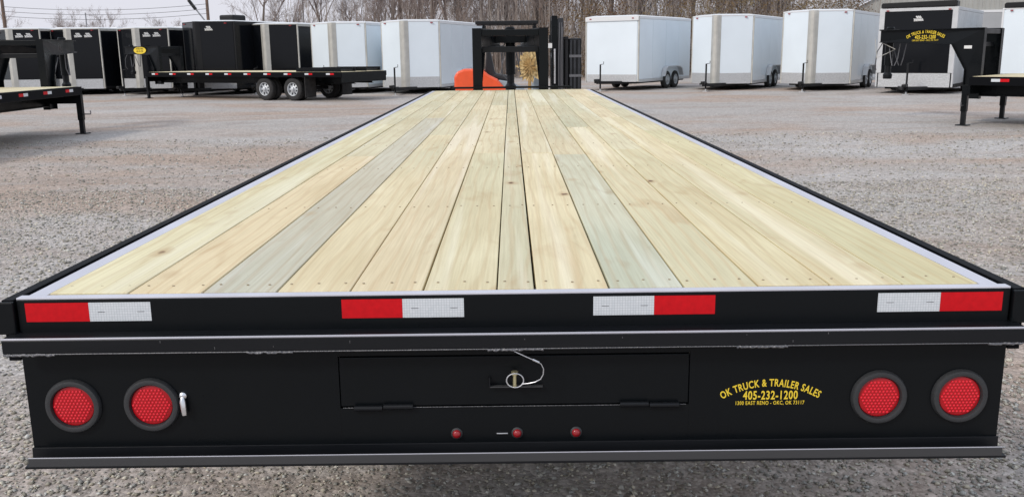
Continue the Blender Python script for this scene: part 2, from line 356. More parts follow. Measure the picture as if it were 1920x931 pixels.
# text as flat mesh: returns verts (u, v) normalised to the wanted box, and faces
def text_geo(txt, width, height, bold=0.012):
    cu = bpy.data.curves.new('txt', 'FONT'); cu.body = txt; cu.offset = bold; cu.resolution_u = 3; cu.space_character = 1.12
    o = bpy.data.objects.new('txt', cu); C.objects.link(o)
    dg = bpy.context.evaluated_depsgraph_get(); me = o.evaluated_get(dg).to_mesh()
    vs = [(v.co.x, v.co.y) for v in me.vertices]; fs = [tuple(p.vertices) for p in me.polygons]
    o.evaluated_get(dg).to_mesh_clear(); bpy.data.objects.remove(o); bpy.data.curves.remove(cu)
    x0 = min(v[0] for v in vs); x1 = max(v[0] for v in vs); y0 = min(v[1] for v in vs); y1 = max(v[1] for v in vs)
    return [((x - (x0 + x1) / 2) / (x1 - x0) * width, (y - y0) / (y1 - y0) * height) for x, y in vs], fs
DECAL = {}
def decal(parent, place, k=1.0, third=True):
    """three-line yellow lettering; place(u, v) -> 3-D point, u/v in metres from the decal's middle"""
    if not DECAL:
        a, fa = text_geo('OK TRUCK & TRAILER SALES', 0.268, 0.0205, 0.022)
        arc = []
        for u, v in a:
            rad = 0.262; th = u / rad
            arc.append(((rad + v) * math.sin(th) * 0.955, (rad + v) * math.cos(th) - rad + 0.0180))
        b, fb = text_geo('405-232-1200', 0.140, 0.0240, 0.022)
        c, fc = text_geo('1300 EAST RENO - OKC, OK 73117', 0.176, 0.0120, 0.014)
        DECAL['l'] = [(arc, fa), ([(u, v - 0.0175) for u, v in b], fb), ([(u, v - 0.0330) for u, v in c], fc)]
    for vs, fs in DECAL['l'][:3 if third else 2]:
        MB().add([place(u * k, v * k) for u, v in vs], fs).build('lettering', 'yellow_vinyl', parent)
def place_back(x, y, z): return lambda u, v: (x + u, y, z + v)

# ------------------------------------------------------------------ ground
g = MB().add([(-900, -60, 0), (900, -60, 0), (900, 1800, 0), (-900, 1800, 0)], [(0, 1, 2, 3)]).build('ground', 'gravel')
g['kind'] = 'structure'

# ------------------------------------------------------------------ wheels (mesh data shared)
def tyre_mesh(r, wd, name):
    p = [(r * 0.56, -wd * 0.42), (r * 0.70, -wd * 0.50), (r * 0.90, -wd * 0.49), (r * 0.975, -wd * 0.40), (r, -wd * 0.30), (r, -wd * 0.06), (r * 0.975, -wd * 0.05),
         (r * 0.975, wd * 0.05), (r, wd * 0.06), (r, wd * 0.30), (r * 0.975, wd * 0.40), (r * 0.90, wd * 0.49), (r * 0.70, wd * 0.50), (r * 0.56, wd * 0.42)]
    return MB().lathe(p, 28, lambda a, q, h: (h, q * math.cos(a), q * math.sin(a)), closed=True).mesh(name, 'tyre', True)
def rim_mesh(r, wd, name):
    m = MB(); q = lambda a, rr, h: (h, rr * math.cos(a), rr * math.sin(a))
    m.lathe([(r * 0.58, -wd * 0.36), (r * 0.58, wd * 0.46), (r * 0.54, wd * 0.44), (r * 0.51, wd * 0.20), (r * 0.51, -wd * 0.30)], 28, q, closed=True)
    for k in range(8):                                    # eight spoke webs round the hand holes
        a0 = 2 * math.pi * k / 8
        for a, b in ((a0 - 0.23, a0 + 0.23),):
            pts = [(a, r * 0.20), (b, r * 0.20), (b * 0.5 + a * 0.5 + 0.20, r * 0.52), (a * 0.5 + b * 0.5 - 0.20, r * 0.52)]
            m.add([q(t, rr, wd * (0.30 if rr < r * 0.3 else 0.16)) for t, rr in pts] + [q(t, rr, wd * (0.22 if rr < r * 0.3 else 0.08)) for t, rr in pts],
                  [(0, 1, 2, 3), (7, 6, 5, 4), (0, 4, 5, 1), (1, 5, 6, 2), (2, 6, 7, 3), (3, 7, 4, 0)])
    m.lathe([(r * 0.30, wd * 0.18), (r * 0.30, wd * 0.30), (r * 0.19, wd * 0.36), (r * 0.17, wd * 0.62), (r * 0.10, wd * 0.68), (0.0, wd * 0.68)], 16, q)
    return m.mesh(name, 'rim', True)
TY = tyre_mesh(0.39, 0.22, 'tyre'); RM = rim_mesh(0.39, 0.22, 'rim')
TY2 = tyre_mesh(0.35, 0.20, 'tyre'); RM2 = rim_mesh(0.35, 0.20, 'rim')
BACK = MB().lathe([(0.20, -0.03), (0.20, 0.0), (0.0, 0.0)], 20, lambda a, rr, h: (h, rr * math.cos(a), rr * math.sin(a))).mesh('drum', 'rim_dark')
def wheel(parent, x, y, out, r=0.39, small=False):
    t = link('wheel', TY2 if small else TY, parent, (x, y, r), (0, 0, 0 if out > 0 else math.pi))
    link('rim', RM2 if small else RM, t); link('brake_drum', BACK, t, (0.005, 0, 0)); return t

# ------------------------------------------------------------------ flatbed gooseneck trailers
ZD = 0.965
def sheet_neck(root, L):
    """two tapered plate-web beams rising at the deck front and closing in on the coupler"""
    yf = L + 0.06
    xo = lambda y, s: s * (0.52 - 0.33 * max(0.0, (y - yf - 0.35)) / 1.9)
    prof = [(yf, 0.50), (yf, 1.895), (yf + 2.25, 1.895), (yf + 2.25, 1.66), (yf + 0.62, 1.60), (yf + 0.30, 1.08), (yf + 0.30, 0.50)]
    for s in (-1, 1):
        m = MB(); m.prism(prof, lambda y, z: (xo(y, s) - 0.008, y, z), lambda y, z: (xo(y, s) + 0.008, y, z))
        o = m.build('neck_beam', 'black_paint', root)
        fl = MB()
        for (a, b) in (((yf - 0.008, 0.50), (yf - 0.008, 1.903)), ((yf, 1.903), (yf + 2.25, 1.903)), ((yf + 2.25, 1.652), (yf + 0.62, 1.592)), ((yf + 0.62, 1.592), (yf + 0.305, 1.08)), ((yf + 0.308, 1.08), (yf + 0.308, 0.50))):
            d = 0.07
            p = [(xo(a[0], s) - d, a[0], a[1]), (xo(a[0], s) + d, a[0], a[1]), (xo(b[0], s) + d, b[0], b[1]), (xo(b[0], s) - d, b[0], b[1])]
            n = Vector((0, -(b[1] - a[1]), b[0] - a[0])).normalized() * 0.007
            fl.add([Vector(q) - n for q in p] + [Vector(q) + n for q in p], [(3, 2, 1, 0), (4, 5, 6, 7), (0, 1, 5, 4), (1, 2, 6, 5), (2, 3, 7, 6), (3, 0, 4, 7)])
        fl.build('flange', 'black_paint', o)
    MB().box(-0.445, 0.445, yf + 0.002, yf + 0.10, 1.79, 1.888).build('cross_tube', 'black_paint', root, bevel=0.006)
    MB().box(-0.445, 0.445, yf + 0.12, yf + 0.20, 1.54, 1.63).build('cross_tube', 'bar_paint', root, bevel=0.006)
    MB().box(-0.26, 0.26, yf + 1.70, yf + 1.80, 1.70, 1.88).build('cross_tube', 'black_paint', root, bevel=0.006)
    # coupler head: plate, outer tube, inner tube, ball socket
    MB().box(-0.175, 0.175, yf + 2.00, yf + 2.30, 1.905, 1.925).build('coupler_plate', 'bar_paint', root)
    m = MB(); m.lathe([(0.085, 1.15), (0.085, 1.96), (0.065, 1.98), (0.0, 1.98)], 18, lambda a, r, h: (r * math.cos(a), yf + 2.12 + r * math.sin(a), h))
    cp = m.build('coupler_tube', 'black_paint', root, True)
    m = MB(); m.lathe([(0.066, 0.95), (0.066, 1.15)], 18, lambda a, r, h: (r * math.cos(a), yf + 2.12 + r * math.sin(a), h)); m.lathe([(0.09, 0.86), (0.10, 0.95), (0.066, 1.0)], 18, lambda a, r, h: (r * math.cos(a), yf + 2.12 + r * math.sin(a), h))
    m.build('ball_socket', 'bar_paint', cp, True)
    for s in (-1, 1):
        pts = [(s * 0.10, yf + 2.08, 1.55)] + [(s * (0.10 + 0.08 * math.sin(math.pi * t)), yf + 2.06 - 0.25 * t, 1.55 - 0.42 * math.sin(math.pi * t) ) for t in (0.2, 0.4, 0.6, 0.8)] + [(s * 0.17, yf + 1.82, 1.62)]
        MB().tube(pts, 0.011, 6).build('safety_chain', 'steel_weld', root, True)
    MB().tube([(0.02, yf + 2.0, 1.72), (-0.10, yf + 2.2, 1.70), (-0.16, yf + 2.32, 1.45), (-0.15, yf + 2.35, 1.15), (-0.06, yf + 2.36, 1.05)], 0.012, 6).build('power_cord', 'cable', root, True)
    MB().box(-0.42, 0.42, yf + 0.14, yf + 0.32, 0.60, 0.93).build('toolbox', 'black_worn', root, bevel=0.008)
    return yf, xo
def leg_pair(root, y):
    for s in (-1, 1):
        x = s * 1.17
        o = MB().box(x - 0.055, x + 0.055, y - 0.055, y + 0.055, 0.28, 0.80).build('jack_leg', 'black_paint', root, bevel=0.006)
        MB().box(x - 0.042, x + 0.042, y - 0.042, y + 0.042, 0.02, 0.28).build('inner_tube', 'bar_paint', o)
        MB().box(x - 0.11, x + 0.11, y - 0.11, y + 0.11, 0.0, 0.02).build('foot', 'black_worn', o)
        MB().tube([(x + s * 0.055, y, 0.40), (x + s * 0.20, y, 0.40), (x + s * 0.20, y, 0.47)], 0.013, 6).build('crank', 'steel_weld', o)
def flatbed(root, L, axles, spec, seed=1, main=False, ramps=False):
    rnd = random.Random(seed)
    y0 = 0.034 if main else 0.02
    # planks: fixed row edges read across the deck, each board its own object
    edges = [-1.178, -0.975, -0.787, -0.600, -0.413, -0.228, -0.041, 0.056, 0.243, 0.432, 0.620, 0.803, 0.986, 1.180] if main else [-1.168 + 2.336 * i / 12 for i in range(13)]
    for i in range(len(edges) - 1):
        xa, xb = edges[i] + 0.0028, edges[i + 1] - 0.0028
        cuts = spec.get(i) if main else None
        if cuts is None: cuts = []
        ys = [y0 + (rnd.uniform(-0.001, 0.004) if main else 0)] + cuts + [L]
        for j in range(len(ys) - 1):
            ya, yb = ys[j] + (0.002 if j else 0), ys[j + 1] - (0.002 if j < len(ys) - 2 else 0)
            if main: xa2, xb2 = xa + rnd.uniform(-0.0012, 0.0012), xb + rnd.uniform(-0.0012, 0.0012)
            else: xa2, xb2 = xa, xb
            dz = rnd.uniform(-0.0016, 0.0012) if main else 0
            o = MB().box(0, xb2 - xa2, 0, yb - ya, -0.038, 0).build('plank', 'pine', root, bevel=0.0022 if main else 0, loc=(xa2, ya, ZD + dz))
            tints = TINTS.get((i, j)) if main else None
            if tints is None:
                k = rnd.choice([(1.0, 0.985, 0.94), (0.97, 0.985, 0.95), (1.02, 0.985, 0.93), (0.93, 0.945, 0.91), (0.99, 0.96, 0.91)]); b = rnd.uniform(0.95, 1.04)
                tints = tuple(c * b for c in k)
            o.color = (*tints, 1)
    # frame
    for s in (-1, 1):
        a, b = sorted((s * 1.182, s * 1.226)); MB().box(a, b, 0.03, L, 0.79, 0.955).build('side_channel', 'black_paint', root)
        MB().box(a, b, 0.034, L, 0.956, 0.962).build('edge_strip', 'pale_edge' if main else 'bar_paint', root)
        MB().box(*sorted((s * 1.227, s * 1.249)), 0.03, L, 0.80, 0.812).build('pocket_floor', 'rail_black', root)
        a, b = sorted((s * 1.250, s * 1.280)); MB().box(a, b, 0.0, L + 0.02, 0.80, 0.959).build('rub_rail', 'rail_black', root, bevel=0.002)
        n = int(L / 0.61); me = None
        for k in range(n + 1):
            a, b = sorted((s * 1.227, s * 1.249)); y = 0.035 + k * (L - 0.08) / n
            if me is None: me = MB().box(a, b, -0.03, 0.03, 0.813, 0.950).mesh('stake_pocket', 'rail_black')
            link('stake_pocket', me, root, (0, y + 0.03, 0))
        # conspicuity strips along the rail
        if not main:
            rw, ww = (MB().box(*sorted((s * 1.2805, s * 1.2825)), 0, 0.16, 0.870, 0.925).mesh('tape', m) for m in ('tape_red', 'tape_white'))
            for k in range(int(L / 0.9)):
                link('red_strip', rw, root, (0, 0.3 + k * 0.9, 0)); link('white_strip', ww, root, (0, 0.462 + k * 0.9, 0))
        web = MB()
        web.box(s * 0.5 - 0.006, s * 0.5 + 0.006, 0.06, L + 0.05, 0.575, 0.785)
        web.box(s * 0.5 - 0.075, s * 0.5 + 0.075, 0.06, L + 0.05, 0.785, 0.80); web.box(s * 0.5 - 0.075, s * 0.5 + 0.075, 0.06, L + 0.05, 0.56, 0.575)
        web.build('main_beam', 'black_paint', root)
    n = int(L / 0.61); me = MB().box(-1.175, 1.175, -0.03, 0.03, 0.801, 0.924).mesh('crossmember', 'black_worn')
    for k in range(n + 1): link('crossmember', me, root, (0, 0.10 + k * (L - 0.2) / n, 0))
    MB().box(-1.246, 1.246, L + 0.002, L + 0.05, 0.62, 0.958).build('front_channel', 'black_paint', root)
    for y in axles:
        MB().tube([(-1.05, y, 0.39), (1.05, y, 0.39)], 0.06, 10).build('axle', 'black_worn', root, True)
        MB().box(-0.50 - 0.05, -0.50 + 0.05, y - 0.35, y + 0.35, 0.45, 0.558).build('leaf_spring', 'black_worn', root)
        MB().box(0.50 - 0.05, 0.50 + 0.05, y - 0.35, y + 0.35, 0.45, 0.558).build('leaf_spring', 'black_worn', root)
        for s in (-1, 1):
            wheel(root, s * 1.10, y, s); wheel(root, s * 0.80, y, -s)
    leg_pair(root, L + 0.107)
    yf, xo = sheet_neck(root, L)
    # deck screws: three across each board at each crossmember
    m = MB()
    for k in range(0, n + 1, 2 if main else 4):
        y = 0.10 + k * (L - 0.2) / n
        for i in range(len(edges) - 1):
            for q in ((0.14, 0.5, 0.86) if edges[i + 1] - edges[i] > 0.12 else (0.25, 0.75)):
                x = edges[i] + (edges[i + 1] - edges[i]) * q + rnd.uniform(-0.008, 0.008); yy = y + rnd.uniform(-0.012, 0.012); r = 0.0034
                m.lathe([(r, ZD - 0.003), (r, ZD + 0.0014), (r * 0.4, ZD + 0.0008)], 6, lambda a, rr, h: (x + rr * math.cos(a), yy + rr * math.sin(a), h))
    sc = m.build('deck_screws', 'screw', root); sc['kind'] = 'stuff'
    if ramps:
        for s in (-1, 1):
            a, b = sorted((s * 0.28, s * 1.14)); rm = MB()
            for x in (a, b - 0.06): rm.box(x, x + 0.06, 0.15, 2.0, 0.97, 1.10)
            o = rm.build('folding_ramp', 'black_paint', root)
            cl = MB().box(a + 0.061, b - 0.061, 0, 0.05, 1.0, 1.05).mesh('rung', 'black_worn')
            for k in range(9): link('rung', cl, o, (0, 0.2 + k * 0.21, 0))
            MB().box(s * 1.0 - 0.28, s * 1.0 + 0.28, axles[0] - 0.62, axles[0] - 0.60, 0.12, 0.80).build('mud_flap', 'tyre', root)
    if not main:
        MB().box(-1.246, 1.246, 0.0, 0.029, 0.62, 0.955).build('rear_channel', 'black_paint', root)
    else:
        for s in (-1, 1): MB().box(s * 1.0 - 0.28, s * 1.0 + 0.28, axles[0] - 0.62, axles[0] - 0.60, 0.12, 0.80).build('mud_flap', 'tyre', root)
    return yf, xo

TINTS = {(2, 0): (0.83, 0.87, 0.96), (8, 0): (0.86, 0.93, 0.98), (0, 0): (0.99, 1.0, 0.92), (1, 0): (1.04, 0.98, 0.90), (4, 0): (1.04, 1.0, 0.95), (6, 0): (0.94, 0.93, 0.88),
         (3, 0): (1.03, 1.0, 0.93), (5, 0): (0.98, 0.985, 0.92), (7, 0): (1.05, 1.02, 0.94), (9, 0): (1.05, 1.02, 0.94), (10, 0): (1.0, 0.99, 0.90), (11, 0): (1.03, 1.0, 0.91), (12, 0): (0.97, 0.98, 0.87),
         (2, 1): (0.99, 0.98, 0.93), (8, 1): (0.97, 0.95, 0.90)}
L0 = 12.2
tr = thing('flatbed_trailer', 'long black gooseneck flatbed trailer with pale pine plank deck and red-white taped rear', 'trailer')
flatbed(tr, L0, (4.0, 5.1), {0: [5.5], 1: [3.1, 9.2], 2: [6.2], 3: [4.4, 10.4], 4: [7.3], 5: [3.2, 8.1], 6: [6.7], 7: [3.15, 9.4], 8: [3.07, 7.9], 9: [5.0], 10: [3.3, 9.6], 11: [6.0], 12: [4.6, 9.8]}, seed=5, main=True)
MB().box(-0.95, 0.95, L0 - 0.03, L0 + 0.001, 0.99, 1.02).build('front_stop_bar', 'black_paint', tr)
for x in (-0.9, 0.9): MB().box(x - 0.03, x + 0.03, L0 - 0.028, L0 + 0.05, 0.9585, 0.989).build('stop_bar_foot', 'black_paint', tr)

# --- rear end, top to bottom
MB().yprism([(-1.243, 0.958), (1.243, 0.958), (1.243, 0.862), (-1.243, 0.862)], 0.0, 0.028).build('tail_plate', 'black_paint', tr, bevel=0.002)
MB().box(-1.243, 1.243, 0.0015, 0.0290, 0.9585, 0.9635).build('tail_edge_strip', 'pale_edge', tr, bevel=0.0012)
for s in (-1, 1):
    a, b = sorted((s * 1.246, s * 1.30)); MB().box(a, b, -0.012, -0.001, 0.872, 0.956).build('rail_end_cap', 'black_paint', tr, bevel=0.003)
    a, b = sorted((s * 1.20, s * 1.262)); MB().box(a, b, -0.03, 0.02, 0.852, 0.8605).build('rail_bracket', 'steel_weld', tr, bevel=0.002)
# reflective strips on the tail plate
for xa, xm, xb, first in ((-1.222, -1.063, -0.908, 'r'), (-0.430, -0.278, -0.124, 'r'), (0.200, 0.352, 0.505, 'w'), (0.912, 1.068, 1.224, 'w')):
    for x0_, x1_, k in ((xa, xm, first), (xm + 0.0004, xb, 'w' if first == 'r' else 'r')):
        MB().box(x0_, x1_, -0.0012, -0.0002, 0.902, 0.9505).build('red_strip' if k == 'r' else 'white_strip', 'tape_red' if k == 'r' else 'tape_white', tr)
        if k == 'w':
            for q in (0.14, 0.78): MB().box(x0_ + (x1_ - x0_) * q, x0_ + (x1_ - x0_) * q + 0.018, -0.0016, -0.0013, 0.9255, 0.9268).build('print_mark', 'steel_weld', tr)
# folded rear bar with lower lip; sky reflection along its top edge painted pale
MB().xprism([(-0.052, 0.834), (-0.055, 0.838), (-0.055, 0.868), (-0.050, 0.874), (0.020, 0.874), (0.020, 0.866), (-0.044, 0.866), (-0.044, 0.834)], -1.262, 1.262).build('rear_bar', 'bar_paint', tr, bevel=0.0015)
MB().tube([(-1.262, -0.0525, 0.8725), (1.262, -0.0525, 0.8725)], 0.0030, 6).build('painted_glint', 'pale_glint', tr)
MB().tube([(-1.262, -0.0530, 0.834), (1.262, -0.0530, 0.834)], 0.0016, 6).build('lower_lip', 'steel_weld', tr)
rnd = random.Random(3)
for xa, xb in ((-1.26, -1.13), (-0.66, -0.54), (0.55, 0.68), (1.17, 1.26), (-0.065, 0.075)):      # weld beads under the bar
    pts = []
    x = xa
    while x < xb: pts.append((x, -0.0545 + rnd.uniform(-0.0015, 0.0015), 0.8325 + rnd.uniform(-0.0015, 0.0015))); x += 0.006
    MB().tube(pts, [0.0022 + rnd.uniform(0, 0.0016) for _ in pts], 6).build('weld_bead', 'steel_weld', tr)
# rear panel built round the tool-tray opening
PX, PZ0, PZ1 = 1.246, 0.548, 0.8335
for a in ((-PX, -0.447, PZ0, PZ1), (0.447, PX, PZ0, PZ1), (-0.4468, 0.4468, PZ0, 0.662), (-0.4468, 0.4468, 0.802, PZ1)):
    MB().box(a[0], a[1], 0.0, 0.010, a[2], a[3]).build('rear_panel', 'black_paint', tr)
MB().box(-0.4468, 0.4468, 0.020, 0.028, 0.655, 0.805).build('tray_back', 'black_worn', tr)
door = MB().box(-0.4455, 0.4455, 0.002, 0.012, 0.6655, 0.797).build('tray_door', 'black_paint', tr, bevel=0.002)
for x0_, sg in ((-0.41, -1), (0.27, 1)):
    for j, (q0, q1) in enumerate(((0, 0.072), (0.075, 0.15))):
        MB().tube([(x0_ + q0, -0.007, 0.664 + 0.003 * ((j + (sg > 0)) % 2)), (x0_ + q1, -0.007, 0.664 + 0.003 * ((j + (sg > 0)) % 2))], 0.0075, 10).build('hinge', 'bar_paint', tr, True)
MB().tube([(-0.44, -0.0005, 0.6625), (0.44, -0.0005, 0.6625)], 0.0009, 4).build('seam_edge', 'steel_weld', tr)
MB().box(-0.062, 0.072, -0.014, 0.0, 0.7175, 0.7205).build('latch_ledge', 'angle_grey', tr, bevel=0.001)
MB().box(-0.064, -0.061, -0.014, 0.0, 0.7175, 0.744).build('latch_ledge_end', 'bar_paint', tr, bevel=0.001)
MB().tube([(0.001, -0.022, 0.7215), (0.001, -0.022, 0.7560)], 0.0050, 10).build('latch_pin', 'brass', tr, True)
MB().tube([(0.001, -0.022, 0.7560), (0.001, -0.022, 0.7640)], 0.0090, 10).build('pin_head', 'brass', tr, True)
m = MB(); m.lathe([(0.0215 + 0.0017 * math.cos(t), 0.0017 * math.sin(t)) for t in [i * math.pi / 4 for i in range(8)]], 28, lambda a, r, h: (0.002 + r * math.cos(a), -0.033 + h, 0.744 + r * 0.86 * math.sin(a)), closed=True)
m.build('pull_ring', 'wire', tr, True)
MB().tube([(0.019, -0.034, 0.735), (0.035, -0.036, 0.737), (0.052, -0.040, 0.742), (0.066, -0.044, 0.751), (0.0725, -0.047, 0.765), (0.073, -0.049, 0.780), (0.067, -0.051, 0.793), (0.054, -0.052, 0.802), (0.040, -0.0525, 0.808), (0.020, -0.053, 0.818), (0.0, -0.053, 0.828)], 0.0014, 6).build('lanyard_cable', 'wire', tr, True)
MB().tube([(0.062, -0.052, 0.798), (0.046, -0.0525, 0.806)], 0.0032, 8).build('cable_ferrule', 'chrome', tr, True)
# bottom angle
MB().xprism([(-0.050, 0.527), (-0.050, 0.533), (-0.008, 0.537), (-0.0065, 0.566), (-0.001, 0.566), (-0.001, 0.527)], -1.248, 1.248).build('bottom_angle', 'bar_paint', tr, bevel=0.0012)
MB().box(-1.236, 1.236, -0.052, -0.046, 0.5335, 0.556).build('bottom_lip', 'angle_grey', tr, bevel=0.0015)
MB().tube([(-1.236, -0.0495, 0.5568), (1.236, -0.0495, 0.5568)], 0.0014, 6).build('painted_glint', 'pale_glint', tr)  # pale line paints in the light caught by the lip's top
# tail lights: rubber grommet ring, recessed lens with raised optic studs
def tail_light(x, z):
    gm = MB(); q = lambda a, r, h: (x + r * math.cos(a), -h, z + r * math.sin(a))
    gm.lathe([(0.0715, 0.0), (0.0715, 0.006), (0.068, 0.012), (0.062, 0.014), (0.056, 0.012), (0.0535, 0.004), (0.0535, -0.002)], 40, q)
    o = gm.build('tail_light', 'rubber', tr, True)
    lz = MB(); lz.lathe([(0.0535, 0.001), (0.052, 0.0045), (0.046, 0.0062), (0.03, 0.0078), (0.0, 0.0085)], 36, q)
    lz.build('lens', 'lens_red', o, True)
    st = MB(); n = 0; sp = 0.0092
    for i in range(-6, 7):
        for j in range(-7, 8):
            px = (i + 0.5 * (j % 2)) * sp; pz = j * sp * 0.866
            rr = math.hypot(px, pz)
            if rr < 0.0465:
                h = 0.0068 + 0.0018 * (1 - rr / 0.05); r_ = 0.0036
                st.lathe([(r_, h - 0.001), (r_ * 0.85, h + 0.0012), (0.0, h + 0.0024)], 6, lambda a, r, hh: (x + px + r * math.cos(a), -hh, z + pz + r * math.sin(a)))
    k = st.build('optic_studs', 'stud_red', o); k['kind'] = 'stuff'
for x, z in ((-1.129, 0.678), (-0.928, 0.679), (0.932, 0.677), (1.138, 0.677)): tail_light(x, z)
for x in (-0.150, 0.006, 0.158):
    o = MB().lathe([(0.0150, 0.0), (0.0150, 0.003), (0.012, 0.005)], 20, lambda a, r, h: (x + r * math.cos(a), -h, 0.590 + r * math.sin(a))).build('marker_lamp', 'rubber', tr, True)
    MB().lathe([(0.0112, 0.0045), (0.0105, 0.009), (0.0075, 0.0125), (0.0, 0.014)], 18, lambda a, r, h: (x + r * math.cos(a), -h, 0.590 + r * math.sin(a))).build('lens', 'lens_small', o, True)
MB().box(-0.047, -0.018, -0.004, -0.0005, 0.5875, 0.5905).build('loose_clip', 'wire', tr, bevel=0.001)
o = MB().lathe([(0.010, 0.0), (0.010, 0.008), (0.006, 0.012), (0, 0.013)], 14, lambda a, r, h: (-0.846 + r * math.cos(a), -h, 0.703 + r * math.sin(a))).build('plate_lamp', 'chrome', tr, True)
MB().tube([(-0.846, -0.008, 0.700), (-0.845, -0.013, 0.690), (-0.843, -0.013, 0.655)], [0.006, 0.0085, 0.0075], 10).build('lamp_hood', 'chrome', o, True)
decal(tr, place_back(0.655, -0.0012, 0.690))
# a few scratches of the paint show on the bar
for k in range(9):
    x = rnd.uniform(-1.15, 1.15); z = rnd.uniform(0.842, 0.864); l = rnd.uniform(0.004, 0.012)
    MB().box(x, x + 0.0012, -0.0556, -0.0551, z, z + l * 0.6).build('paint_chip', 'steel_weld', tr)

# --- the other flatbeds
t1 = thing('flatbed_trailer', 'black plank-deck flatbed trailer with bare gooseneck frame beside the brown dirt tracks', 'trailer', (-9.78, 5.58, 0), R(1.2))
flatbed(t1, 10.9, (3.6, 4.7), {}, seed=21)
t2 = thing('flatbed_trailer', 'black flatbed trailer with silver-rimmed dual tandem wheels and folded ramps parked sideways before enclosed trailers', 'trailer', (-4.95, 29.1, 0), R(62.6))
yf2, xo2 = flatbed(t2, 9.0, (2.15, 3.4), {}, seed=22, ramps=True)
t3 = thing('flatbed_trailer', 'black gooseneck flatbed trailer with yellow lettered neck before the black silver-trimmed enclosed trailer', 'trailer', (9.83 + 0.708 * 10.12, 16.82 - 0.704 * 10.12, 0), R(45))
yf3, xo3 = flatbed(t3, 10.0, (3.4, 4.5), {}, seed=23)
for t, yf, xo in ((t2, yf2, xo2), (t3, yf3, xo3)):
    k = 3.05; yc = yf + 1.22
    ov = None
    if t is t2:                                            # a yellow oval with dark print here
        pts = [(0.42 * math.cos(a), 0.135 * math.sin(a)) for a in [i * 2 * math.pi / 28 for i in range(28)]]
        m = MB().add([(xo(yc - u, -1) - 0.012, yc - u, 1.765 + v) for u, v in pts], [tuple(range(28))]); m.build('oval_decal', 'yellow_vinyl', t)
        for txt, v0, wd, ht in (('OK TRUCK & TRAILER', 0.025, 0.50, 0.06), ('405-232-1200', -0.065, 0.44, 0.065)):
            vs, fs = text_geo(txt, wd, ht)
            MB().add([(xo(yc - u, -1) - 0.015, yc - u, 1.765 + v0 + v) for u, v in vs], fs).build('lettering', 'black_paint', t)
    else:
        decal(t, lambda u, v: (xo(yc - u, -1) - 0.0115, yc - u, 1.765 + v), 3.3)
        MB().box(-0.5325, -0.5295, yf + 0.22, yf + 0.37, 1.50, 1.56).build('maker_plate', 'white_vinyl', t)
        MB().tube([(-0.21, yf + 2.2, 1.64), (-0.215, yf + 1.9, 1.50), (-0.23, yf + 2.1, 1.40), (-0.21, yf + 2.30, 1.32), (-0.2, yf + 2.36, 1.72)], 0.008, 6).build('coiled_lead', 'cream_trim', t, True)

